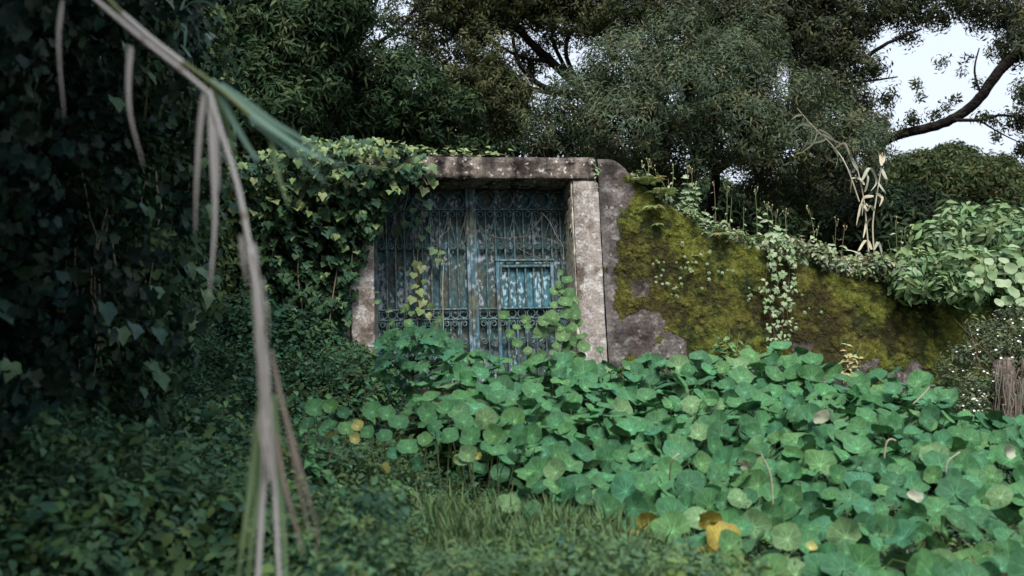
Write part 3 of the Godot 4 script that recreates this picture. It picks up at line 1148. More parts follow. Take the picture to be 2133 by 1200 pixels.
func trees() -> void:
	var laurel := sprig(101, 9, LANCE, Vector2(0, 0.5), 0.62, 0.10)
	var fine := sprig(102, 11, SMALL, Vector2(0, 0.45), 0.42, 0.16)
	var olive := sprig(103, 13, LANCE, Vector2(0, 0.5), 0.36, 0.14)
	var far := sprig(104, 9, SMALL, Vector2(0, 0.45), 0.6, 0.25)
	rng.seed = 201
	# dense dark trees far behind, closing the view under the crowns
	tree("far_tree", "soft rounded tree far behind at the edge of the sky", at(1960, 470, 26), [[1900, 368, 25, 58], [1985, 350, 26, 55], [2075, 382, 26, 62], [2130, 410, 27, 55], [1930, 410, 25, 62], [2010, 400, 25, 75], [2090, 440, 25, 70], [2190, 430, 27, 80], [1870, 400, 25, 50]], far, 9.0, 0.25, Color(0.05, 0.075, 0.03), Color(0.10, 0.115, 0.05), 0.35, [], [at(1990, 560, 26), at(2000, 380, 26)])
	tree("thicket_bush", "dark thicket behind the weeds of the mossy wall", at(1650, 520, 15.5), [[1450, 440, 15, 90], [1560, 470, 15.5, 100], [1670, 460, 16, 100], [1780, 470, 16, 100], [1880, 470, 16.5, 90], [1350, 420, 15, 90], [1240, 380, 15.5, 80], [1980, 500, 17, 90], [2090, 510, 17, 90], [1820, 440, 12.9, 48], [1830, 500, 12.9, 50], [1770, 480, 13.0, 45], [1880, 480, 13.0, 45]], laurel, 7.0, 0.22, Color(0.022, 0.042, 0.02), Color(0.045, 0.065, 0.03), 0.3, [], [at(1650, 560, 15.5), at(1660, 440, 15.5)])
	tree("shaded_tree", "dark tree behind the doorway roof", at(700, 420, 17), [[520, 330, 16, 110], [640, 300, 17, 110], [760, 310, 17.5, 90], [880, 310, 18, 80], [960, 330, 18, 60], [1010, 260, 18, 50, 0.6], [1050, 300, 18, 50, 0.6], [985, 215, 18, 45, 0.4], [420, 250, 16, 120], [820, 250, 18, 70, 0.7], [720, 220, 18, 80, 0.8]], laurel, 7.0, 0.24, Color(0.024, 0.046, 0.022), Color(0.045, 0.07, 0.03), 0.3, [], [at(700, 480, 17), at(715, 240, 17.5)])
	# big laurel-leaved tree above the ivy
	tree("laurel_tree", "tall dense tree with long narrow leaves above the ivy", at(560, 400, 14.5), [[600, 80, 13, 105], [500, 160, 12.6, 85], [565, 235, 12.6, 85], [690, 20, 13.2, 95], [500, 30, 12.8, 95], [640, 190, 13.2, 90], [610, -60, 13.4, 120], [440, 90, 12.8, 70], [690, 130, 13.8, 70, 0.8], [470, 250, 13, 60], [650, 270, 13.5, 60], [780, 160, 14, 70, 0.55], [860, 190, 14, 75, 0.5], [800, 240, 14, 70, 0.8], [890, 260, 14.2, 70, 0.8], [960, 230, 14.2, 55, 0.5], [740, 260, 14, 70, 0.8], [420, -40, 13, 90], [770, 70, 14.4, 50, 0.3], [820, 120, 14.3, 45, 0.3]], laurel, 5.2, 0.185, Color(0.028, 0.056, 0.025), Color(0.078, 0.112, 0.05), 0.22, [[[[690, 330, 14.5], [712, 180, 14.4], [722, 60, 14.2], [726, -80, 14]], 0.11, 0.06], [[[716, 150, 14.4], [650, 60, 14.0], [600, 0, 13.6]], 0.05, 0.02], [[[720, 130, 14.4], [830, 60, 14.6], [880, -10, 14.6]], 0.04, 0.015]], [at(690, 420, 14.5), at(700, 330, 14.5)])
	# tree with fanning limbs in the middle
	tree("spreading_tree", "open tree with dark limbs fanning against the sky", at(1230, 400, 15.5), [[930, 60, 15, 85, 0.2], [1010, 110, 14.8, 70, 0.22], [880, 110, 15, 60, 0.2], [960, -20, 15, 100, 0.55], [1080, -10, 15, 90, 0.6], [1180, 40, 15, 80, 0.22], [850, 20, 15, 70, 0.16], [1150, -40, 15, 90, 0.6], [1035, 200, 14.9, 62, 0.42], [1065, 250, 15, 50, 0.55], [1085, 200, 15, 40, 0.4], [1050, 170, 15.1, 45, 0.35], [1010, 160, 14.8, 50, 0.3], [990, 180, 14.8, 60, 0.4], [1270, 20, 15.2, 90, 0.5], [930, 170, 14.8, 55, 0.4], [1110, 120, 15.5, 50, 0.25], [1000, 40, 15, 60, 0.4]], fine, 10.5, 0.17, Color(0.06, 0.075, 0.035), Color(0.13, 0.135, 0.06), 0.35, [
		[[[1290, 330, 15.5], [1215, 195, 15.4], [1150, 130, 15.2], [1080, 60, 15], [1030, -20, 14.8]], 0.085, 0.045],
		[[[1215, 195, 15.4], [1130, 180, 15.1], [1080, 130, 14.9], [1065, 70, 14.8], [1040, 20, 14.8]], 0.05, 0.02],
		[[[1205, 200, 15.4], [1110, 185, 15.2], [1050, 150, 15], [980, 130, 14.9]], 0.05, 0.015],
		[[[1240, 230, 15.4], [1180, 120, 15.5], [1200, 40, 15.5], [1240, -30, 15.5]], 0.045, 0.02],
		[[[1190, 165, 15.3], [1150, 80, 15.2], [1160, 10, 15.2]], 0.04, 0.015],
		[[[1150, 130, 15.2], [1090, 120, 15.1], [1030, 90, 15.1], [990, 60, 15]], 0.035, 0.012],
		[[[1180, 290, 15.4], [1110, 240, 15.2], [1050, 225, 15], [1000, 190, 14.9]], 0.04, 0.012],
		[[[1120, 245, 15.3], [1070, 200, 15.2], [1030, 190, 15.1]], 0.025, 0.01],
		[[[1120, 300, 15.4], [1080, 280, 15.3], [1050, 260, 15.2]], 0.03, 0.012]], [at(1300, 430, 15.5), at(1290, 320, 15.5)], 0.3)
	# grey-green bush in front of it
	tree("olive_tree", "broad grey-green tree with small leaves behind the mossy wall", at(1450, 420, 13.5), [[1300, 150, 12.3, 95], [1210, 220, 12.2, 85], [1150, 275, 12.2, 60], [1410, 100, 12.4, 90], [1400, 210, 11.9, 120], [1300, 270, 11.8, 105], [1500, 160, 12.2, 100], [1530, 270, 12.0, 105], [1610, 220, 12.3, 95], [1640, 310, 12.2, 90], [1720, 260, 12.5, 75], [1760, 330, 12.4, 70], [1420, 310, 12.0, 85], [1220, 310, 12.3, 60], [1700, 390, 12.6, 60], [1610, 380, 12.6, 60], [1800, 300, 12.8, 60, 0.7], [1560, 100, 12.6, 80, 0.8], [1130, 310, 12.4, 35], [1350, 360, 12.5, 60, 0.7]], olive, 4.6, 0.19, Color(0.074, 0.106, 0.062), Color(0.135, 0.142, 0.076), 0.22, [[[[1470, 470, 13.3], [1490, 360, 13], [1440, 230, 12.8]], 0.08, 0.04], [[[1490, 360, 13], [1580, 280, 12.9], [1640, 220, 12.8]], 0.06, 0.03]], [at(1480, 560, 13.5), at(1470, 450, 13.3)], 0.6)
	# canopy and the long bough to the right
	tree("canopy_tree", "tall tree whose crown and long bough frame the bright sky", at(1840, 480, 15), [[1600, 40, 15, 90, 0.7], [1690, 90, 15, 80, 0.6], [1490, 30, 15, 85, 0.7], [1390, 20, 15.4, 70, 0.55], [1780, 30, 15, 80, 0.5], [1770, 130, 15, 60, 0.4], [1860, 10, 15, 55, 0.35], [1710, 190, 14.8, 60, 0.5], [1825, 140, 15, 30, 0.25], [1950, -10, 15, 80, 0.4], [2060, 10, 14.6, 70, 0.35], [1780, 210, 14.8, 50, 0.4], [1670, -20, 15, 90, 0.8], [1800, 265, 14.5, 45, 0.5], [1890, 75, 15, 26, 0.2], [1850, 200, 14.8, 22, 0.25], [1845, 250, 14.6, 24, 0.3], [1905, 175, 14.8, 14, 0.2], [1960, 130, 14.8, 16, 0.2], [2120, 40, 14.5, 60, 0.4], [1560, 120, 15, 60, 0.6]], fine, 8.5, 0.18, Color(0.05, 0.062, 0.035), Color(0.09, 0.095, 0.05), 0.3, [
		[[[1800, 470, 15], [1700, 260, 15.1], [1660, 170, 15.1], [1720, 120, 15], [1800, 60, 15], [1870, -10, 15]], 0.15, 0.07],
		[[[1690, 150, 15], [1780, 130, 14.9], [1850, 90, 14.9], [1920, 60, 14.9]], 0.05, 0.015],
		[[[1700, 230, 15], [1640, 120, 15], [1560, 40, 15], [1480, -20, 15]], 0.08, 0.03],
		[[[1720, 180, 15], [1800, 170, 14.9], [1870, 160, 14.9]], 0.03, 0.01]], [at(1830, 560, 15), at(1810, 470, 15)], 0.25)
	tree("bough_tree", "dark tree behind the wall sending out the thick bough at the edge", at(1790, 480, 13.6), [[1900, 250, 13.2, 18, 0.4], [1950, 235, 13.2, 14, 0.3], [1990, 205, 13.2, 12, 0.25], [2110, 110, 12.9, 36, 0.4], [2140, 190, 12.8, 34, 0.4], [2120, 250, 12.9, 30, 0.4], [2150, 80, 12.9, 45, 0.6], [2060, 110, 12.9, 10, 0.3], [2050, 245, 13, 16, 0.35], [2075, 285, 13, 10, 0.6], [1880, 275, 13.3, 13, 0.4], [2035, 175, 13, 11, 0.35], [1975, 225, 13.1, 11, 0.3], [2070, 250, 13, 13, 0.4], [2010, 120, 13, 9, 0.3], [2085, 90, 12.9, 18, 0.35], [2130, 310, 13, 22, 0.4], [1920, 200, 13.3, 12, 0.3], [2000, 150, 13.3, 10, 0.2]], fine, 8.0, 0.16, Color(0.045, 0.058, 0.03), Color(0.08, 0.09, 0.045), 0.3, [
		[[[1830, 300, 13.4], [1880, 278, 13.3], [1950, 262, 13.2], [2000, 238, 13.1], [2040, 205, 13], [2080, 150, 12.9], [2140, 95, 12.8], [2200, 60, 12.8]], 0.062, 0.072],
		[[[1980, 250, 13.1], [2040, 250, 13], [2090, 240, 12.9], [2160, 252, 12.8]], 0.026, 0.014],
		[[[2045, 200, 13], [2030, 150, 13], [2040, 100, 13]], 0.02, 0.008],
		[[[2040, 250, 13], [2080, 275, 13], [2130, 300, 13]], 0.014, 0.006]], [at(1770, 520, 13.8), at(1800, 400, 13.6), at(1832, 300, 13.4)], 0.2)
	# pale shrub on the wall top at the right
	tree("leafy_bush", "pale green leafy shrub on the bank beyond the wall's low end", at(2030, 600, 10.6), [[1955, 505, 10.4, 42], [2030, 490, 10.6, 42], [2100, 500, 10.6, 50], [1915, 560, 10.1, 36], [2010, 560, 10.0, 50], [2090, 570, 10.0, 50], [2160, 540, 10.4, 60], [1985, 458, 10.8, 28], [2020, 445, 10.8, 18, 0.7], [2075, 455, 10.9, 28], [2110, 462, 10.9, 20, 0.7], [1925, 495, 10.5, 22, 0.7], [1890, 590, 9.9, 26], [1950, 600, 9.8, 30], [2020, 610, 9.7, 30], [1880, 545, 10.2, 22, 0.7]], sprig(106, 9, ELDER, Vector2(0, 0.45), 0.56, 0.1, 0.2, 0.45), 5.0, 0.19, Color(0.165, 0.265, 0.13), Color(0.24, 0.33, 0.18), 0.35, [], [at(2040, 640, 10.4), at(2035, 520, 10.5)])


# ---------------------------------------------------------------- the overgrown bank at the left
func hedge() -> void:
	rng.seed = 301
	var o := thing("ivy_hedge", "tall shadowy bank of ivy and trailing stems closing the path's dark side", "hedge", at(150, 900, 4.5))
	var ivy3 := sprig(111, 5, IVY, Vector2(0, 0.3), 0.42, 0.22, 0.2, 0.2)
	var bramble := sprig(112, 9, OVATE, Vector2(0, 0.45), 0.36, 0.2)
	var tfs := []
	var cols := []
	var tfs2 := []
	var cols2 := []
	for i in 40000:
		var t := rr(-1.5, 9.6)
		var y := ground_y(-2.2, -t) + rr(-0.1, 5.6)
		var deep := pow(rng.randf(), 1.3) * 0.9
		var lump := 0.5 * noise.get_noise_3d(t * 55.0, y * 55.0, 5.0) + 0.3 * noise.get_noise_3d(t * 150.0, y * 150.0, 5.0)
		var x := -1.66 - 0.075 * (t - 3.5) - lump - deep + 0.2 * maxf(0.0, y - 1.9) * clampf((5.4 - t) / 2.5, 0.0, 1.0)
		if t > 5.0:
			x -= (t - 5.0) * 0.26 - lump * 0.5 * clampf(t - 5.0, 0.0, 1.0)
		if t > 6.0 and y > 4.2:
			continue
		var nr := Vector3(1.0, rr(-0.2, 0.7), rr(-0.2, 0.6)).normalized()
		if t < 4.5 + rr(-0.8, 0.8):
			var s := rr(0.07, 0.13)
			tfs.append(Transform3D(stem_basis((nr + Vector3.DOWN * 0.6 + rand_dir() * 0.5).normalized(), s), Vector3(x, y, -t)))
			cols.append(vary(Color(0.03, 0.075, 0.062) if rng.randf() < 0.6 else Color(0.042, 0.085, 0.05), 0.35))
		else:
			var s := rr(0.11, 0.17)
			tfs2.append(Transform3D(stem_basis((nr + Vector3.UP * 0.3 + rand_dir() * 0.6).normalized(), s), Vector3(x, y, -t)))
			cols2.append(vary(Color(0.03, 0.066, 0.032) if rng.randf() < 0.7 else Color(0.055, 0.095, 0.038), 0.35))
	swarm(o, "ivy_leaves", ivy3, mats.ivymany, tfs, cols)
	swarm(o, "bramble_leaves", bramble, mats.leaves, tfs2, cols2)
	# the earth behind the leaves
	var b := MB.new()
	var nz := 14
	for i in nz + 1:
		for j in 8:
			var t := lerpf(-1.5, 10.5, float(i) / nz)
			var y := lerpf(-0.5, 6.2 - 2.6 * clampf((t - 4.5) / 2.5, 0.0, 1.0), j / 7.0)
			b.vert(Vector3(-2.75 - 0.075 * (t - 3.5) - maxf(0.0, t - 5.0) * 0.26 + 0.2 * noise.get_noise_2d(t * 60.0, y * 60.0) + 0.05 * maxf(0.0, y - 2.5), y, -t))
	for i in nz:
		for j in 7:
			var a := i * 8 + j
			b.quad(a, a + 1, a + 9, a + 8)
	for i in nz + 1:
		var t := lerpf(-1.5, 10.5, float(i) / nz)
		for j in 2:
			b.vert(Vector3(-2.6 - j * 3.0 - maxf(0.0, t - 5.0) * 0.26, 6.2 - 2.6 * clampf((t - 4.5) / 2.5, 0.0, 1.0) - j * 0.5, -t))
	var base := (nz + 1) * 8
	for i in nz:
		b.quad(base + i * 2, base + i * 2 + 1, base + i * 2 + 3, base + i * 2 + 2)
	world_part(o, "earth_face", b.mesh(), mats.soil)
	# single larger ivy leaves that catch the light
	var lv := []
	for k in 4:
		lv.append(leaf_mesh(IVY, Vector2(0, 0.3), 0.1 + 0.06 * k, 0.15 + 0.08 * k, Color(1.25, 1.2, 1.15)))
	for i in 120:
		var t := rr(3.4, 6.2)
		var y := ground_y(-2.0, -t) + rr(0.2, 3.2)
		var lump := 0.5 * noise.get_noise_3d(t * 55.0, y * 55.0, 5.0) + 0.3 * noise.get_noise_3d(t * 150.0, y * 150.0, 5.0)
		var x := -1.66 - 0.075 * (t - 3.5) - lump + 0.2 * maxf(0.0, y - 1.9) * clampf((5.4 - t) / 2.5, 0.0, 1.0) + rr(0.0, 0.08)
		var nr := Vector3(rr(0.5, 1), rr(0.3, 0.9), rr(0, 0.7))
		var s := rr(0.05, 0.095)
		leaf_part(o, "leaf", lv[i % 4], mats.ivydark[i % 4], Transform3D(leaf_basis(nr, Vector3.DOWN + rand_dir() * 0.5, s), Vector3(x, y, -t)))
	# trailing stems
	for i in 46:
		var px := rr(110, 330)
		var d := rr(4.2, 5.6)
		var top := rr(300, 560)
		var p0 := at(px, top, d)
		var len := rr(0.5, 1.1)
		var pts := []
		for k in 8:
			var f := k / 7.0
			pts.append(p0 + Vector3(rr(-0.015, 0.015) + 0.04 * sin(f * 3.0 + i), -len * f, rr(-0.015, 0.015)))
		var m := MB.new()
		m.tube(pts, taper(8, 0.0035, 0.0015), 4)
		world_part(o, "trailing_stem", m.mesh(), mats.straw if i % 3 else mats.stalk)
	# unseen tree added above the frame so its crown shades the left side
	rng.seed = 302
	var tr := thing("added_shade_tree", "unseen added tree whose crown shades the bank and the lower left slope", "tree", Vector3(-3.6, 1.5, -5.0))
	var tb := MB.new()
	var tp := curve([Vector3(-3.7, 1.0, -5.2), Vector3(-3.6, 3.5, -5.0), Vector3(-3.2, 6.0, -4.6), Vector3(-2.4, 7.6, -4.0)], 5)
	tb.tube(tp, taper(tp.size(), 0.2, 0.08), 9)
	world_part(tr, "trunk", tb.mesh(), mats.bark)
	var a := []
	var c := []
	for q in [[-2.6, 5.6, -3.0, 1.3], [-3.2, 5.8, -5.2, 1.4], [-1.6, 6.4, -3.6, 1.2], [-2.2, 5.6, -1.0, 1.4], [-3.8, 5.4, -1.6, 1.5], [-3.4, 7.4, -4.6, 1.5], [-4.6, 5.4, -4.4, 1.5], [-2.2, 5.9, 0.6, 1.3], [-3.2, 5.2, 0.8, 1.5], [-2.4, 5.0, 2.6, 1.5], [-1.9, 4.4, 3.6, 1.3], [-2.4, 3.2, 3.4, 1.4], [-1.9, 2.0, 2.6, 1.1], [-3.4, 2.6, 1.2, 1.3], [-1.9, 5.0, 2.2, 1.4], [-2.1, 4.6, -0.2, 1.2], [-2.0, 4.6, -1.8, 1.3], [-2.4, 4.9, -3.4, 1.2], [-1.6, 5.6, -1.6, 1.1], [-1.0, 2.2, 3.2, 1.0], [-3.0, 4.0, -1.2, 1.2], [-1.6, 3.4, 0.9, 0.9], [-1.4, 2.6, 4.4, 1.4], [-1.2, 1.2, 4.6, 1.4], [-2.9, 5.2, -2.2, 1.3], [-1.9, 5.4, -2.8, 1.1], [-1.75, 4.8, 0.4, 1.0], [-1.0, 4.6, -0.2, 0.95], [-1.3, 4.7, 0.7, 0.8], [-0.9, 4.5, -1.2, 0.85], [-1.6, 5.2, 1.5, 1.0], [-1.9, 4.2, -1.2, 1.0], [-1.4, 5.2, -3.8, 1.0]]:
		puff(a, c, Vector3(q[0], q[1], q[2]), Vector3(q[3], q[3] * 0.75, q[3]), int(900 * q[3] * q[3]), 0.26, Color(0.04, 0.065, 0.035), Color(0.07, 0.09, 0.04), 0.3, 0.2, 0.4)
	swarm(tr, "crown", sprig(113, 9, OVATE, Vector2(0, 0.45), 0.4, 0.2), mats.leaves, a, c)
	# mid-distance bushes where the bank meets the doorway's ivy
	rng.seed = 303
	tree("bramble_bush", "mid green bramble bush in the corner between bank and ivy", at(400, 620, 8.6), [[370, 250, 9.2, 60], [400, 330, 8.8, 65], [340, 380, 8.4, 60], [380, 440, 8.4, 60], [330, 500, 8.2, 55], [400, 520, 8.5, 60], [360, 580, 8.2, 60], [420, 600, 8.6, 50], [300, 300, 8.6, 60], [310, 180, 9.2, 70], [400, 180, 9.6, 70], [330, 80, 9.6, 90], [260, 200, 8.6, 70], [440, 420, 9, 50], [470, 560, 9, 50], [480, 480, 9.1, 60], [400, 60, 10, 80]], bramble, 5.0, 0.2, Color(0.06, 0.10, 0.045), Color(0.11, 0.145, 0.055), 0.25, [], [at(390, 720, 8.7), at(380, 400, 8.8)])


# ---------------------------------------------------------------- ivy over the doorway
func ivy() -> void:
	rng.seed = 401
	var o := thing("ivy_curtain", "ivy with pale lobed leaves spilling over the doorway's lintel and side wall", "ivy", from_face(fac(700, 330, 0.2)))
	var edge := PackedVector2Array()
	for p in [[440, 360], [500, 330], [560, 312], [620, 296], [680, 284], [740, 286], [790, 290], [840, 298], [868, 312], [886, 338], [884, 366], [850, 380], [822, 402], [806, 440], [790, 470], [772, 500], [758, 540], [742, 590], [734, 640], [716, 690], [640, 700], [560, 660], [500, 640], [440, 600], [420, 480]]:
		edge.append(Vector2(p[0], p[1]))
	var leaf := []
	for k in 5:
		leaf.append(leaf_mesh(IVY, Vector2(0, 0.3), 0.08 + 0.07 * k, 0.1 + 0.08 * k, Color(1.15, 1.15, 1.1)))
	var tfs := [[], [], []]
	var cols := [[], [], []]
	var singles := 0
	for i in 13500:
		var px := rr(410, 905)
		var py := rr(270, 710)
		if not in_polygon(px + 10.0 * noise.get_noise_2d(px * 9.0, py * 9.0), py + 14.0 * noise.get_noise_2d(py * 9.0, px * 9.0), edge):
			continue
		# how far the growth stands out from the wall: most at the top, hollow below
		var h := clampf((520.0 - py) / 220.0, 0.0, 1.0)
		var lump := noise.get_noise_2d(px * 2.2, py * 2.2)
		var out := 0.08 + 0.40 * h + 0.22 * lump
		var front := rng.randf() < 0.28
		var z := out if front else out * rr(0.0, 0.95) - 0.05
		var p := from_face(fac(px, py, z))
		if py < 345 and not front:
			p -= face_basis.z * rr(0.0, 0.7)
			p.y += rr(-0.05, 0.05)
		var nr := face_basis.z * rr(0.4, 1.0) + Vector3.UP * rr(0.2, 1.0) + rand_dir() * 0.45
		var tip := Vector3.DOWN + rand_dir() * 0.5 + face_basis.z * 0.3
		var s := rr(0.040, 0.082) * (1.12 if front else 0.9)
		if py > 500:
			s *= 0.85
		var tf := Transform3D(leaf_basis(nr, tip, s), p)
		if front and singles < 300 and rng.randf() < 0.55:
			singles += 1
			var sunlit := h > 0.25 and rng.randf() < 0.8  # lit tone goes to the upper leaves, painting light on the top
			leaf_part(o, "leaf", leaf[i % 5], mats.ivylit[rng.randi() % 4] if sunlit else mats.ivydark[rng.randi() % 4], tf)
		else:
			var k := i % 3
			tfs[k].append(tf)
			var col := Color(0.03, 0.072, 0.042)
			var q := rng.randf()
			if q < 0.42 * h + 0.08:  # pale share grows with height, painting the sunlit top
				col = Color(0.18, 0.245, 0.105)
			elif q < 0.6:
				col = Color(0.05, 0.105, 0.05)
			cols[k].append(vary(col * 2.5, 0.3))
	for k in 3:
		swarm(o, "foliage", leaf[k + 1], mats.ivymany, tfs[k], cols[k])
	# woody stems
	for l in [[[700, 330], [690, 420], [705, 520], [690, 640], [680, 730]], [[760, 340], [748, 440], [735, 520], [728, 620]], [[620, 330], [640, 430], [620, 560], [640, 700]], [[560, 350], [575, 450], [560, 580]], [[820, 330], [800, 380], [790, 430], [775, 470]], [[830, 345], [870, 360], [890, 385]]]:
		var pts := []
		for p in l:
			pts.append(from_face(fac(p[0], p[1], rr(0.06, 0.14))))
		pts = curve(pts, 6)
		var b := MB.new()
		b.tube(pts, taper(pts.size(), 0.010, 0.005), 5)
		world_part(o, "stem", b.mesh(), mats.vine)
	# runners over the lintel towards the pillar
	rng.seed = 402
	var run := thing("ivy_runner", "sparse runner of pale ivy leaves along the lintel's upper edge", "ivy", from_face(fac(960, 325, -0.1)))
	var line := []
	for p in [[870, 312], [910, 320], [950, 316], [990, 322], [1030, 316], [1062, 321]]:
		line.append(from_face(fac(p[0], p[1] + 4, -0.06)))
	line = curve(line, 6)
	var rb := MB.new()
	rb.tube(line, taper(line.size(), 0.006, 0.003), 5)
	world_part(run, "stem", rb.mesh(), mats.vine)
	for i in 46:
		var f := pow(rng.randf(), 1.3)
		var p: Vector3 = line[int(f * (line.size() - 1))] + Vector3(rr(-0.05, 0.05), rr(-0.01, 0.06), rr(-0.1, 0.06))
		leaf_part(run, "leaf", leaf[i % 5], mats.ivylit[rng.randi() % 3], Transform3D(leaf_basis(Vector3(rr(-0.4, 0.4), 1.0, rr(0.0, 1.0)), rand_dir() + face_basis.z * 0.7, rr(0.05, 0.1) * (1.0 - 0.3 * f)), p))
	# strand hanging from the lintel in front of the gate
	rng.seed = 403
	var st := thing("ivy_strand", "thin ivy strand hanging from the lintel before the left leaf of the gate", "ivy", from_face(fac(870, 400, 0.05)))
	for l in [[[888, 345, 0.06], [880, 380, 0.05], [878, 430, -0.1], [872, 500, -0.25], [868, 580, -0.28], [868, 660, -0.28], [880, 740, -0.2]], [[846, 350, 0.06], [850, 400, 0.0], [836, 460, -0.2], [822, 520, -0.3]], [[925, 535, -0.3], [922, 600, -0.31], [924, 690, -0.31]]]:
		var pts := []
		for p in l:
			pts.append(from_face(fac(p[0], p[1], p[2])))
		pts = curve(pts, 6)
		var b := MB.new()
		b.tube(pts, taper(pts.size(), 0.005, 0.003), 5)
		world_part(st, "stem", b.mesh(), mats.straw if l[0][0] == 925 else mats.vine)
	for p in [[893, 352, 30], [878, 362, 24], [900, 372, 24], [868, 378, 22], [905, 385, 22], [884, 398, 26], [872, 410, 20], [888, 425, 28], [862, 440, 18], [884, 447, 18], [873, 462, 20], [858, 470, 24], [888, 480, 18], [878, 497, 20], [868, 512, 18], [848, 468, 24], [830, 482, 24], [790, 486, 24], [905, 525, 24], [925, 532, 20], [912, 545, 16], [870, 552, 26], [880, 560, 22], [862, 575, 20], [886, 590, 16], [872, 610, 24], [860, 625, 24], [884, 632, 24], [876, 650, 24], [858, 655, 18], [890, 660, 18], [868, 600, 20], [846, 640, 18], [895, 640, 18]]:
		var z := lerpf(0.10, -0.26, clampf((p[1] - 360.0) / 130.0, 0.0, 1.0))
		var s: float = p[2] / 222.0 * 0.85
		leaf_part(st, "leaf", leaf[rng.randi() % 5], mats.ivylit[rng.randi() % 4] if p[1] > 515 or p[1] < 400 else mats.ivydark[rng.randi() % 4], Transform3D(leaf_basis(face_basis.z + Vector3.UP * rr(0.1, 0.8) + rand_dir() * 0.4, Vector3.DOWN + rand_dir() * 0.6, s), from_face(fac(p[0], p[1] - 6, z))))


# ---------------------------------------------------------------- low growth over the ground
# how far to the right the low herbs reach, at a distance t from the viewer
func patch_edge(t: float) -> float:
	if t < 3.75:
		return 0.62 - (t - 3.0) * 0.30
	if t < 5.0:
		return 0.40 - (t - 3.75) * 0.56
	return -0.30 - (t - 5.0) * 0.25


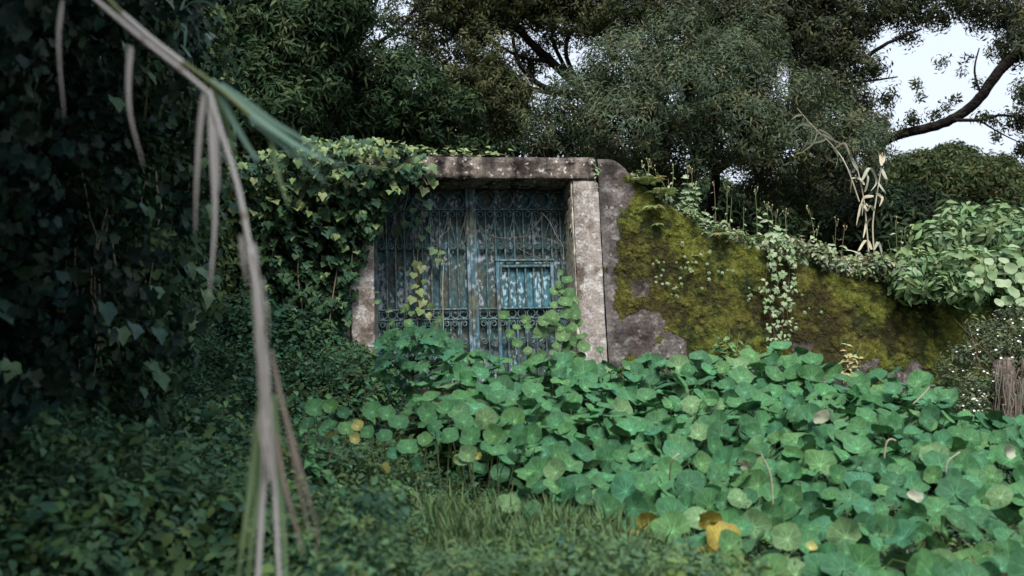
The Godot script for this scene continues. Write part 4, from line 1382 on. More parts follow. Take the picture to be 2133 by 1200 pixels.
func undergrowth() -> void:
	rng.seed = 501
	var nettle := sprig(121, 10, OVATE, Vector2(0, 0.45), 0.42, 0.18)
	var herb := sprig(122, 12, SMALL, Vector2(0, 0.45), 0.4, 0.22)
	var broad := sprig(123, 6, MALLOW, Vector2(0, 0.25), 0.45, 0.25)
	var tf := [[], [], []]
	var co := [[], [], []]
	for i in 66000:
		var t := rr(2.3, 9.3)
		var x := rr(-2.9, 2.4)
		if x < -2.2 and rng.randf() < 0.5:
			continue
		if t > 9.0 and x > -1.2:
			continue
		var within := x > patch_edge(t) + rr(-0.1, 0.12)
		var g := ground_y(x, -t)
		var h := 0.26 + 0.40 * noise.get_noise_2d(x * 60.0, t * 60.0)
		if x < -0.9:
			h += minf(0.22, (-0.9 - x) * 0.22)
		if x > -0.35 and t < 5.0:
			h *= 0.55
		if within:
			h = 0.02
			if t > 5.5 or t < 3.7 or rng.randf() < 0.5:
				continue
		var lvl := pow(rng.randf(), 0.6)
		var kind := 0
		var pick := noise.get_noise_2d(x * 90.0 + 300.0, t * 90.0) + rr(-0.3, 0.3)
		if pick > 0.12:
			kind = 1
		elif pick < -0.62:
			kind = 2
		if x > -0.4 and t < 5.2:
			kind = 1 if rng.randf() < 0.8 else 0
		var s := rr(0.085, 0.14)
		if x > -0.7:
			s *= 0.7
		if kind == 1:
			s *= 0.75
		tf[kind].append(Transform3D(stem_basis((Vector3.UP + rand_dir() * 0.7 + Vector3(0, 0, 0.3)).normalized(), s), Vector3(x, g + h * lvl - s * 0.5, -t)))
		var c := Color(0.036, 0.09, 0.056).lerp(Color(0.095, 0.18, 0.09), clampf((x + 2.0) / 1.4, 0.0, 1.0))  # leaf colour darkens leftwards, painting in more of the shade there
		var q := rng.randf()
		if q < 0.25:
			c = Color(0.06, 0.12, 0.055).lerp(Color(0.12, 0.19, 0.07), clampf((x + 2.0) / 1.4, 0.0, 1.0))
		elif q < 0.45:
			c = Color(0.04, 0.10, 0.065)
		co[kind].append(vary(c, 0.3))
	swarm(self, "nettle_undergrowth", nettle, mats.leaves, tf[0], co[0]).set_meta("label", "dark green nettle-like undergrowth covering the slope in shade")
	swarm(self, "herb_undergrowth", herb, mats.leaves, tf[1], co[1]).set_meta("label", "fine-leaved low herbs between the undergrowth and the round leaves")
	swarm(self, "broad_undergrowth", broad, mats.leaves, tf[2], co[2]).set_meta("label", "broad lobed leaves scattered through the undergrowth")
	# taller plants that stand out of the low growth
	rng.seed = 505
	var oval := leaf_mesh(OVATE, Vector2(0, 0.45), 0.2, 0.35, Color(1.1, 1.1, 1.1))
	var places := ["at the foot of the ivy beside the left pillar", "between the dead cane and the left pillar", "on the slope left of the pale yellow leaves", "in the middle of the shaded slope", "close to the ivy bank", "beside the hanging cane's lower end", "behind the sparse nasturtium runners", "nearest the viewer on the shaded side", "in the corner under the bramble bush", "left of the stone in the grass", "halfway between bank and gate", "just right of the hanging cane"]
	var n := 0
	for q in [[690, 700, 7.6, 0.42], [610, 720, 7.2, 0.4], [640, 800, 6.0, 0.32], [430, 850, 5.2, 0.34], [330, 830, 4.9, 0.36], [470, 960, 4.3, 0.26], [745, 800, 6.2, 0.34], [300, 1080, 3.6, 0.24], [470, 740, 6.9, 0.42], [760, 1120, 3.7, 0.2], [560, 780, 6.3, 0.36], [640, 960, 4.5, 0.26]]:
		var foot := at(q[0], q[1], q[2])
		foot.y = ground_y(foot.x, foot.z)
		var o := thing("tall_herb", "upright leafy herb " + places[n], "herb", foot)
		n += 1
		for k in 4:
			var tip := foot + Vector3(rr(-0.13, 0.13), q[3] * rr(0.9, 1.35) + 0.12, rr(-0.13, 0.13))
			var pts := curve([foot, foot.lerp(tip, 0.5) + Vector3(rr(-0.02, 0.02), 0.02, 0), tip], 5)
			var b := MB.new()
			b.tube(pts, taper(pts.size(), 0.004, 0.002), 4)
			world_part(o, "stem", b.mesh(), mats.redstalk)
			for j in 13:
				var f := 0.35 + 0.65 * j / 12.0
				var p: Vector3 = pts[int(f * (pts.size() - 1))]
				var a := j * 2.4 + rr(-0.4, 0.4)
				leaf_part(o, "leaf", oval, mats.nast[rng.randi() % 4], Transform3D(leaf_basis(Vector3.UP + back_dir() * 0.4 + rand_dir() * 0.3, Vector3(cos(a), rr(-0.3, 0.3), sin(a)), rr(0.055, 0.095) * (1.25 - 0.6 * f)), p))
	# grass
	var blade := MB.new()
	for k in 5:
		var a := TAU * k / 5.0 + 0.3
		var out := Vector3(cos(a), 0, sin(a))
		var pts := []
		for q in 4:
			var f := q / 3.0
			pts.append(Vector3.UP * f * (1.0 - 0.2 * f) + out * 0.35 * f * f + out * 0.05)
		blade.ribbon(pts, blade_widths(4, 0.035), out.cross(Vector3.UP), 0.2)
	var a := []
	var c := []
	for i in 9000:
		var t := rr(2.6, 6.0)
		var x := rr(-0.9, 1.1)
		if x > patch_edge(t) + rr(-0.05, 0.2):
			continue
		if noise.get_noise_2d(x * 70.0, t * 70.0 + 99.0) + rr(-0.25, 0.25) < -0.05:
			continue
		a.append(Transform3D(stem_basis(Vector3.UP + rand_dir() * 0.35, rr(0.11, 0.27)), Vector3(x, ground_y(x, -t) - 0.01, -t)))
		c.append(vary(Color(0.12, 0.19, 0.085), 0.3))
	swarm(self, "grass", blade.mesh(), mats.leaves, a, c).set_meta("label", "short grass in the gap before the round-leaved patch")
	# a pale stone in the grass
	var s := MB.new()
	var st := SphereMesh.new()
	st.radial_segments = 14
	st.rings = 8
	var arr := st.get_mesh_arrays()
	var vs: PackedVector3Array = arr[Mesh.ARRAY_VERTEX]
	for q in vs:
		var k := 1.0 + 0.35 * noise.get_noise_3dv(q * 160.0)
		s.vert(q * k * Vector3(0.16, 0.07, 0.10))
	s.ix = arr[Mesh.ARRAY_INDEX]
	var stone := single("stone", s.mesh(), mats.rock, "pale grey stone lying in the grass at the near edge", "stone")
	stone.position = at(856, 1176, 3.35)


# ---------------------------------------------------------------- the round-leaved patch
func nasturtium_leaves() -> Array:
	var out := []
	for k in 7:
		out.append(round_leaf(600 + k, [0.10, 0.2, -0.12, 0.05, 0.28, -0.22, 0.14][k], [0.05, 0.09, 0.07, 0.12, 0.05, 0.1, 0.16][k]))
	return out


func nasturtiums() -> void:
	rng.seed = 611
	var leaf := nasturtium_leaves()
	rng.seed = 612
	var o := thing("nasturtium_patch", "big spreading patch of round blue-green nasturtium leaves in front of the gate and wall", "nasturtium", at(1550, 1000, 4.6))
	var poly := PackedVector2Array()
	for p in [[880, 800], [930, 762], [985, 752], [1060, 765], [1130, 752], [1210, 768], [1290, 758], [1350, 742], [1440, 735], [1500, 760], [1560, 742], [1650, 733], [1700, 765], [1760, 790], [1830, 780], [1900, 790], [1960, 835], [2040, 870], [2100, 880], [2200, 900], [2420, 960], [2560, 1260], [1480, 1260], [1400, 1150], [1290, 1075], [1180, 1040], [1090, 990], [1010, 915], [940, 880], [880, 850]]:
		poly.append(Vector2(p[0], p[1]))
	var spots := []
	var tries := 0
	var back := cam_basis.z
	var stems := MB.new()
	var tfs := []
	var cols := []
	for i in 7:
		tfs.append([])
		cols.append([])
	while tries < 30000:
		tries += 1
		var px := rr(860, 2560)
		var py := rr(725, 1240)
		if not in_polygon(px, py, poly):
			continue
		var f := clampf((py - 740.0) / 460.0, 0.0, 1.1)
		var d := lerpf(6.3, 3.35, pow(f, 0.8))
		var size := rr(0.04, 0.074) * lerpf(1.0, 1.08, f)
		if rng.randf() < 0.12:
			size *= 1.2
		var rpx := size / d * FPX
		var ok := true
		for q in spots:
			var dx: float = q[0] - px
			var dy: float = (q[1] - py) * lerpf(2.1, 1.0, f)
			if dx * dx + dy * dy < pow((q[2] + rpx) * 0.47, 2):
				ok = false
				break
		if not ok:
			continue
		spots.append([px, py, rpx])
		var p := at(px, py, d) + Vector3(rr(-0.03, 0.03), rr(-0.04, 0.05), rr(-0.05, 0.05))
		var nr := Vector3.UP * rr(0.55, 1.0) * lerpf(1.25, 0.62, f) + back * rr(0.2, 1.0) * lerpf(0.6, 1.45, f) + rand_dir() * 0.62
		var tf := Transform3D(leaf_basis(nr, Vector3.DOWN + back * 0.7 + rand_dir() * 0.8, size), p)
		leaf_spot(o, leaf, tf, spots.size() <= 300, tfs, cols)
		# its stalk
		var foot := Vector3(p.x + rr(-0.12, 0.12), ground_y(p.x, p.z - 0.1), p.z - rr(0.0, 0.25))
		var mid := p.lerp(foot, 0.5) + Vector3(rr(-0.03, 0.03), 0.05, rr(-0.03, 0.03))
		stems.tube([p - tf.basis.z.normalized() * 0.004, p.lerp(mid, 0.4) - tf.basis.z.normalized() * 0.02, mid, foot], [0.0022, 0.0024, 0.0026, 0.003], 4, Color(1, 1, 1), false)
		# leaves below in the shade
		for k in 5:
			var drop := rr(0.05, 0.34)
			var lp := p + Vector3(rr(-0.1, 0.1), -drop, rr(-0.2, 0.0))
			if lp.y < ground_y(lp.x, lp.z) + 0.02:
				continue
			var ln := Vector3.UP + back * rr(0.2, 0.9) + rand_dir() * 0.5
			leaf_spot(o, leaf, Transform3D(leaf_basis(ln, Vector3.DOWN + rand_dir() * 0.8, rr(0.035, 0.06)), lp), false, tfs, cols)
	# smaller leaves on the ground between the crest and the foot of the wall
	for i in 2100:
		var fp := fac(rr(1200, 2500), 700.0, 0.0)
		var gp := from_face(Vector3(fp.x, 0.0, rr(0.05, 2.3)))
		gp.y = ground_y(gp.x, gp.z) + rr(0.03, 0.16)
		leaf_spot(o, leaf, Transform3D(leaf_basis(Vector3.UP + back * rr(0.1, 0.7) + rand_dir() * 0.4, Vector3.DOWN + back + rand_dir() * 0.8, rr(0.035, 0.07)), gp), false, tfs, cols)
	for k in 7:
		if tfs[k].size():
			swarm(o, "foliage", leaf[k], mats.nastmany, tfs[k], cols[k])
	world_part(o, "stalks", stems.mesh(), mats.stalk).set_meta("kind", "stuff")
	# withered and turned leaves of the patch
	for q in [[1505, 1128, 3.7, 42, 0, "broad yellow leaf"], [1478, 1082, 3.8, 26, 0, ""], [1470, 1160, 3.6, 24, 0, ""], [1345, 1080, 3.9, 22, 0, ""], [1418, 786, 6.0, 24, 1, ""], [1712, 868, 4.9, 20, 2, "pale leaf turned edge-on"], [1552, 968, 4.4, 16, 2, ""], [1905, 1035, 4.0, 17, 2, ""], [1690, 1140, 3.6, 12, 1, ""], [2095, 940, 4.5, 22, 2, ""], [1320, 1120, 3.75, 20, 1, ""]]:
		var d: float = q[2] - 0.06
		var s: float = q[3] / FPX * d
		var nr := back + rand_dir() * 0.7 + Vector3.UP * 0.3
		var lf := leaf_part(o, "withered_leaf", leaf[rng.randi() % 7], [mats.yellow, mats.paleyellow, mats.pale][q[4]], Transform3D(leaf_basis(nr, Vector3.DOWN + rand_dir() * 0.6, s) * Basis.from_scale(Vector3(1, 1 if q[4] != 2 else 0.7, 1.6)), at(q[0], q[1], d)))
		if q[5]:
			lf.set_meta("label", q[5])
	# bare curved stalks standing over the leaves
	for l in [[[1395, 1000, 4.3], [1400, 960, 4.25], [1415, 945, 4.25]], [[1842, 955, 4.3], [1846, 925, 4.3], [1855, 915, 4.3], [1866, 918, 4.3]], [[1970, 985, 4.2], [1976, 960, 4.2], [2000, 942, 4.2]], [[1902, 842, 5.0], [1925, 820, 5.0], [1936, 806, 5.0]], [[1610, 1050, 3.9], [1605, 990, 3.9], [1585, 945, 3.9]]]:
		var pts := curve(pixels(l, 4.0), 4)
		var b := MB.new()
		b.tube(pts, taper(pts.size(), 0.004, 0.003), 5)
		world_part(o, "bare_stalk", b.mesh(), mats.straw)
	# the thinner growth that creeps out to the shaded side
	rng.seed = 620
	creeping("nasturtium", "sparse nasturtium runners with a pale yellow leaf at the shaded edge of the patch", leaf, [[655, 850, 5.0, 30], [690, 846, 5.0, 24], [684, 886, 4.9, 26], [720, 892, 4.9, 26], [775, 855, 5.1, 30], [805, 862, 5.0, 26], [830, 880, 4.9, 32], [800, 905, 4.8, 26], [850, 930, 4.7, 34], [885, 915, 4.7, 24], [905, 885, 4.8, 26], [893, 860, 5.0, 34], [930, 850, 5.0, 28], [935, 905, 4.8, 30], [965, 875, 4.9, 30], [980, 910, 4.7, 34], [765, 900, 4.7, 22], [715, 860, 5.0, 20], [640, 880, 4.9, 22], [870, 965, 4.6, 22], [1010, 870, 5.0, 36], [1030, 905, 4.8, 32], [975, 945, 4.5, 28], [1035, 940, 4.5, 32], [820, 945, 4.7, 22], [1060, 1050, 4.0, 34], [1110, 1065, 4.0, 28], [1080, 1125, 3.7, 26], [960, 960, 4.5, 24]], true, back, "nast", 0.72)
	for q in [[745, 886, 4.8, 18, 1], [690, 905, 4.85, 16, 1], [738, 912, 4.75, 18, 1], [802, 975, 4.5, 18, 0], [995, 950, 4.4, 12, 0], [948, 955, 4.5, 10, 0]]:
		var holder := get_node("nasturtium_runner")
		var d: float = q[2] - 0.05
		leaf_part(holder, "yellow_leaf", leaf[rng.randi() % 7], mats.paleyellow, Transform3D(leaf_basis(back + rand_dir() * 0.6, Vector3.DOWN, 0.75 * q[3] / FPX * d), at(q[0], q[1], d)))


func leaf_spot(o: Node3D, leaf: Array, tf: Transform3D, single_leaf: bool, tfs: Array, cols: Array) -> void:
	var k := rng.randi() % 7
	if single_leaf:
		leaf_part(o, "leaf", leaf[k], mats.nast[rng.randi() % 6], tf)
	else:
		tfs[k].append(tf)
		cols[k].append(vary(Color(0.060, 0.165, 0.073) * 2.5, 0.25))


# nasturtium runner: leaves at given places [px, py, depth, radius px], each on a stalk from a creeping stem
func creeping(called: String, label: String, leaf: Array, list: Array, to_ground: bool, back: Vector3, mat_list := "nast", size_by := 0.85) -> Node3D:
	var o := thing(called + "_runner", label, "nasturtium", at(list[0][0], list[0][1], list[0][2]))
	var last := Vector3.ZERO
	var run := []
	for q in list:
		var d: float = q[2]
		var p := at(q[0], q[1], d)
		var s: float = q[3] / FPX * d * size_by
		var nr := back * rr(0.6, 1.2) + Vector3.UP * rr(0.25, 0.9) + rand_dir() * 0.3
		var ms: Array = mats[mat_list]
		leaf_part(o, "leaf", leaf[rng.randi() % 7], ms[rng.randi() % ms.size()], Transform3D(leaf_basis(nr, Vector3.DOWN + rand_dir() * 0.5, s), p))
		var b := MB.new()
		var foot := Vector3(p.x + rr(-0.08, 0.08), ground_y(p.x, p.z), p.z - 0.1) if to_ground else p + Vector3(rr(-0.05, 0.05), rr(-0.16, -0.06), rr(-0.08, -0.04))
		b.tube(curve([p - back * 0.004, p - back * 0.03 + Vector3.DOWN * 0.03, foot], 3), taper(7, 0.0022, 0.003), 4)
		world_part(o, "stalk", b.mesh(), mats.stalk)
		run.append(foot)
	return o


# ---------------------------------------------------------------- plants on top of the wall
# a weed: stems [px, py foot] to [px, py head], leaves up the stems, buds at the head
func weed(called: String, label: String, foot: Array, stems: Array, leaves: int, size: float, shape: Mesh, depth_off := -0.12, group := "") -> Node3D:
	var base := from_face(fac(foot[0], foot[1], depth_off))
	var o := thing(called, label, "weed", base, group)
	for s in stems:
		var tip := from_face(fac(s[0], s[1], depth_off + rr(-0.06, 0.06)))
		var mid := base.lerp(tip, 0.5) + Vector3(rr(-0.02, 0.02), 0.0, rr(-0.02, 0.02))
		var pts := curve([base, mid, tip], 4)
		var b := MB.new()
		b.tube(pts, taper(pts.size(), 0.0042, 0.0026), 4)
		world_part(o, "stem", b.mesh(), mats.redstalk if rng.randf() < 0.4 else mats.stalk)
		if s.size() > 2:
			for k in s[2]:
				var ball := MB.new()
				var c := tip + Vector3(rr(-0.03, 0.03), rr(-0.05, 0.02), rr(-0.02, 0.02))
				ball.tube([c, c + Vector3(0, 0.007, 0), c + Vector3(rr(-0.004, 0.004), 0.018, 0)], [0.003, 0.007, 0.004], 5)
				ball.tube([tip + Vector3(0, -0.07, 0), c], [0.0016, 0.0014], 3)
				world_part(o, "bud", ball.mesh(), mats.bud)
		for k in maxi(2, leaves * 3 / 2 / stems.size()):
			var f := pow(rng.randf(), 1.4) * 0.85
			var p: Vector3 = pts[int(f * (pts.size() - 1))]
			var a := rr(0, TAU)
			var dir := Vector3(cos(a), rr(-0.1, 0.7), sin(a)).normalized()
			leaf_part(o, "leaf", shape, mats.weed[rng.randi() % 3], Transform3D(leaf_basis(Vector3.UP * 0.7 + face_basis.z * 0.5 + rand_dir() * 0.3, dir, size * 1.5 * (1.1 - 0.5 * f) * rr(0.7, 1.2)), p))
	return o


# a fern: fronds as curves from a crown, each with paired leaflets in one mesh
func fern(called: String, label: String, foot: Array, count: int, length: float, off: float, droop: float) -> Node3D:
	var base := from_face(fac(foot[0], foot[1], off))
	var o := thing(called, label, "fern", base)
	for i in count:
		var a := TAU * i / count + rr(-0.3, 0.3)
		var out := Vector3(cos(a), 0.0, sin(a))
		out = (out * 1.2 + face_basis.z * 0.7).normalized()
		var len := length * rr(0.8, 1.5)
		var pts := []
		for k in 8:
			var f := k / 7.0
			pts.append(base + out * len * f * 0.9 + Vector3.UP * len * (0.75 * f - droop * 0.8 * f * f))
		var b := MB.new()
		b.tube(pts, taper(8, 0.003, 0.001), 3)
		for k in range(1, 15):
			var f := k / 15.0
			var j := int(f * 7)
			var p: Vector3 = pts[j].lerp(pts[mini(j + 1, 7)], f * 7 - j)
			var dir: Vector3 = (pts[mini(j + 1, 7)] - pts[j]).normalized()
			var side := dir.cross(Vector3.UP).normalized()
			var up := side.cross(dir)
			var s := len * 0.24 * sin(PI * clampf(f * 0.86 + 0.12, 0, 1))
			for w in [-1.0, 1.0]:
				b.leaf(Transform3D(leaf_basis(up + rand_dir() * 0.2, side * w + dir * 0.35, s), p), LANCE, Vector2(0, 0.5), 0.2, 0.25)
		world_part(o, "frond", b.mesh(), mats.fern[rng.randi() % 3 if i % 4 == 0 else i % 2])
	return o


func wall_top_plants() -> void:
	rng.seed = 701
	fern("fern", "yellow-green fern clump at the wall's highest corner beside the doorway", [1348, 385], 13, 0.20, -0.06, 0.75)
	fern("fern", "rusty-tipped fern on the wall edge just below the highest clump", [1380, 408], 10, 0.17, -0.03, 0.8)
	fern("fern", "pale hanging fern against the moss under the fern clump", [1362, 436], 8, 0.14, -0.03, 1.2)
	fern("fern", "lowest pale fern tuft on the moss below the fern clump", [1372, 470], 6, 0.08, -0.04, 1.2)
	fern("fern", "dark small fern overhanging the mossy edge midway down the slope", [1505, 492], 9, 0.13, -0.02, 1.1)
	fern("fern", "feathery fern behind the wall edge left of the trailing plant", [1570, 505], 10, 0.15, -0.2, 0.7)
	fern("fern", "small fern growing flat from the moss in the middle of the wall", [1450, 535], 6, 0.07, -0.05, 1.0)
	rng.seed = 702
	var ov := leaf_mesh(OVATE, Vector2(0, 0.45), 0.2, 0.35, Color(1.1, 1.1, 1.1))
	var lo := leaf_mesh(MALLOW, Vector2(0, 0.3), 0.2, 0.3, Color(1.1, 1.1, 1.1))
	weed("weed", "thin weed with three bare stalks behind the corner fern", [1350, 380], [[1335, 335, 2], [1350, 330, 2], [1358, 338, 2]], 8, 0.04, ov)
	weed("weed", "forked thin weed between corner fern and tall budded weed", [1395, 415], [[1402, 345, 2], [1392, 372], [1368, 358, 1]], 10, 0.04, ov)
	weed("weed", "tall budded weed with branching head and leafy foot on the upper slope", [1442, 450], [[1432, 346, 3], [1440, 350, 2], [1448, 378, 2]], 34, 0.055, lo)
	weed("weed", "leafy rosette weed left of the tallest budded weed", [1425, 440], [[1418, 405], [1432, 408], [1445, 415], [1410, 420]], 30, 0.055, lo)
	weed("weed", "low spreading pale weed over the mossy edge beside the dark fern", [1465, 478], [[1450, 440], [1470, 436], [1490, 445], [1480, 462]], 34, 0.06, lo)
	weed("seed_stalk", "straight reddish seed stalk, first of the upright ones against the dark hollow", [1492, 490], [[1487, 376, 2]], 8, 0.04, ov)
	weed("seed_stalk", "straight seed stalk with one side shoot, second against the dark hollow", [1514, 500], [[1515, 388, 2], [1524, 412]], 12, 0.05, ov)
	weed("seed_stalk", "short bare stalk between the second and third upright seed stalks", [1548, 505], [[1549, 430, 1]], 6, 0.035, ov)
	weed("seed_stalk", "red-stemmed tall seed stalk left of the trailing plant's top", [1577, 512], [[1573, 394, 4]], 10, 0.045, ov)
	weed("weed", "leafy weed with small heads growing over the trailing plant's top", [1612, 520], [[1597, 424, 3], [1606, 428, 2], [1616, 440, 2], [1626, 465]], 40, 0.065, ov)
	weed("weed", "rounded leafy weed crowning the trailing plant", [1630, 525], [[1640, 470], [1620, 465], [1648, 490], [1600, 480]], 34, 0.075, ov)
	weed("seed_stalk", "yellow-headed stalk right of the trailing plant", [1641, 520], [[1636, 439, 3]], 6, 0.04, ov)
	weed("seed_stalk", "stalk with a branched pale head leaning towards the hanging reed", [1698, 535], [[1685, 433, 4]], 6, 0.04, ov)
	weed("weed", "round-leaved reddish weed between trailing plant and hanging reed", [1675, 545], [[1668, 485], [1690, 492], [1700, 478, 2], [1660, 505]], 34, 0.06, ov)
	weed("weed", "thin twin-stalked weed before the hanging reed", [1748, 562], [[1742, 458, 2], [1760, 466, 2], [1735, 490]], 14, 0.045, ov)
	weed("weed", "bushy weed with reddish stalks right of the hanging reed", [1872, 590], [[1865, 458, 2], [1880, 478, 1], [1850, 500], [1895, 495, 1]], 30, 0.055, ov)
	weed("weed", "low pale weed at the reed's foot on the wall edge", [1800, 580], [[1780, 540], [1815, 545], [1830, 560]], 26, 0.05, lo)
	weed("weed", "grey-green weed spilling over the low part of the wall", [1925, 602], [[1900, 560], [1930, 550], [1950, 575], [1915, 610]], 40, 0.07, ov)
	weed("weed", "large-leaved weed spilling over the wall before the pale shrub", [1985, 620], [[1965, 570], [1995, 560], [2015, 590], [1975, 630]], 44, 0.085, ov)
	# short growth along the whole edge
	rng.seed = 703
	var tfs := []
	var cols := []
	for i in 3600:
		var px := rr(1330, 2140)
		var u := fac(px, 560, -0.1).x
		var dense := clampf((px - 1330.0) / 400.0, 0.25, 1.0)
		if rng.randf() > dense or noise.get_noise_2d(u * 330.0, 55.0) + rr(-0.2, 0.2) < (0.0 if px < 1780 else -0.3):
			continue
		var z := rr(-0.6, 0.0)
		var s := rr(0.07, 0.15) * lerpf(0.8, 1.5, clampf((px - 1500.0) / 500.0, 0, 1))
		tfs.append(Transform3D(stem_basis(Vector3.UP + face_basis.z * rr(0.0, 0.8) + rand_dir() * 0.5, s), from_face(Vector3(u, top_of_wall(u) - 0.02 + rr(0.0, 0.13) * lerpf(0.3, 1.5, clampf((px - 1390.0) / 300.0, 0, 1)), z))))
		cols.append(vary([Color(0.21, 0.28, 0.15), Color(0.28, 0.33, 0.21), Color(0.17, 0.24, 0.11), Color(0.33, 0.33, 0.22)][rng.randi() % 4], 0.25))
	var edge := swarm(self, "edge_growth", sprig(131, 10, OVATE, Vector2(0, 0.45), 0.38, 0.22), mats.leaves, tfs, cols)
	edge.set_meta("label", "short pale growth rooted along the top of the mossy wall")
	# grass tufts along it
	var blade := MB.new()
	for k in 7:
		var a := TAU * k / 7.0
		var out := Vector3(cos(a), 0, sin(a))
		var pts := []
		for q in 4:
			var f := q / 3.0
			pts.append(Vector3.UP * f + out * 0.5 * f * f)
		blade.ribbon(pts, blade_widths(4, 0.022), out.cross(Vector3.UP), 0.2)
	tfs = []
	cols = []
	for i in 420:
		var px := rr(1680, 2060)
		var u := fac(px, 560, -0.1).x
		tfs.append(Transform3D(stem_basis(Vector3.UP + rand_dir() * 0.4, rr(0.07, 0.17)), from_face(Vector3(u, top_of_wall(u) - 0.01, rr(-0.5, -0.06)))))
		cols.append(vary(Color(0.24, 0.27, 0.16), 0.25))
	swarm(self, "edge_grass", blade.mesh(), mats.leaves, tfs, cols).set_meta("label", "pale dry grass along the low end of the wall")
	# plants on the wall's face
	rng.seed = 704
	var tr := thing("trailing_plant", "pale-leaved trailing plant hanging down the middle of the mossy wall", "creeper", from_face(fac(1620, 500, 0.0)))
	for l in [[[1605, 490], [1598, 560], [1594, 620], [1612, 690], [1606, 728]], [[1622, 500], [1618, 560], [1622, 610], [1632, 650], [1626, 720]], [[1640, 510], [1644, 570], [1640, 640], [1644, 690]], [[1612, 500], [1608, 580], [1604, 640], [1618, 712]]]:
		var pts := []
		for p in l:
			pts.append(from_face(fac(p[0], p[1], rr(-0.04, 0.02))))
		pts = curve(pts, 8)
		var b := MB.new()
		b.tube(pts, taper(pts.size(), 0.0035, 0.002), 4)
		world_part(tr, "stem", b.mesh(), mats.redstalk)
		for k in 40:
			var f := pow(rng.randf(), 1.25)
			var p: Vector3 = pts[int(f * (pts.size() - 1))] + face_basis.x * rr(-0.07, 0.07) + face_basis.z * rr(0.0, 0.06)
			leaf_part(tr, "leaf", [ov, lo][k % 2], mats.weed[rng.randi() % 3], Transform3D(leaf_basis(face_basis.z + Vector3.UP * rr(0.3, 1.2) + rand_dir() * 0.4, Vector3.DOWN + rand_dir() * 0.8, rr(0.038, 0.066) * (1.15 - 0.5 * f)), p))
	var star := MB.new()
	for k in 5:
		var a := TAU * k / 5.0
		star.leaf(Transform3D(leaf_basis(Vector3(cos(a) * 0.4, sin(a) * 0.4, 1), Vector3(cos(a), sin(a), 0.3), 1.0)), OVATE, Vector2(0, 0.45), 0.2, 0.2)
	var sm := star.mesh()
	var where := ["highest, near the wall's edge", "beside the bare patch near the pillar", "in the middle of the moss", "low, above the bare concrete", "under the dark fern"]
	var n := 0
	for g in [[1455, 525, 9, 34], [1400, 560, 10, 40], [1440, 575, 12, 40], [1405, 605, 6, 22], [1560, 610, 5, 24], [1930, 640, 5, 30], [1915, 610, 4, 14], [1395, 590, 5, 24], [1700, 640, 4, 40], [1520, 560, 4, 30]]:
		n += 1
		var sp := thing("wall_sprout", "small pale %s of starry leaves in the moss, %s" % [["sprout", "scatter", "cluster", "tuft", "sprig"][n % 5], ["beside the pale fern", "between pillar and trailing plant", "left of the wall's middle", "above the bare concrete patch", "near the trailing plant", "near the low right end", "just under the wall's low edge", "by the bare patch", "past the trailing plant", "under the wall's steepest edge"][n - 1]], "sprout", from_face(fac(g[0], g[1], 0.0)))
		for k in g[2]:
			var p := from_face(fac(g[0] + rr(-1, 1) * g[3], g[1] + rr(-0.7, 0.7) * g[3], rr(-0.03, 0.0)))
			leaf_part(sp, "leaf_star", sm, mats.weed[rng.randi() % 3], Transform3D(face_basis * leaf_basis(Vector3(rr(-0.3, 0.3), rr(0, 0.7), 1), rand_dir(), rr(0.014, 0.028)), p))
	# nasturtium over the low right end
	rng.seed = 705
	var back := cam_basis.z
	var nl := nasturtium_leaves()
	rng.seed = 706
	creeping("wall_nasturtium", "nasturtium with big round leaves hanging over the wall's low end at the edge", nl, [[2090, 592, 8.9, 26], [2065, 575, 9.0, 20], [2040, 560, 9.1, 18], [2110, 610, 8.8, 24], [2100, 625, 8.8, 22], [2125, 580, 8.9, 22], [2130, 630, 8.7, 22], [2080, 632, 8.8, 18], [2140, 668, 8.6, 24], [2060, 600, 9, 18], [2105, 560, 9.1, 22], [2130, 545, 9.1, 20], [2090, 545, 9.2, 18], [2022, 572, 9.2, 14], [2060, 545, 9.2, 16], [2146, 600, 8.8, 24], [2040, 585, 9.1, 14]], false, back, "weed", 0.62)


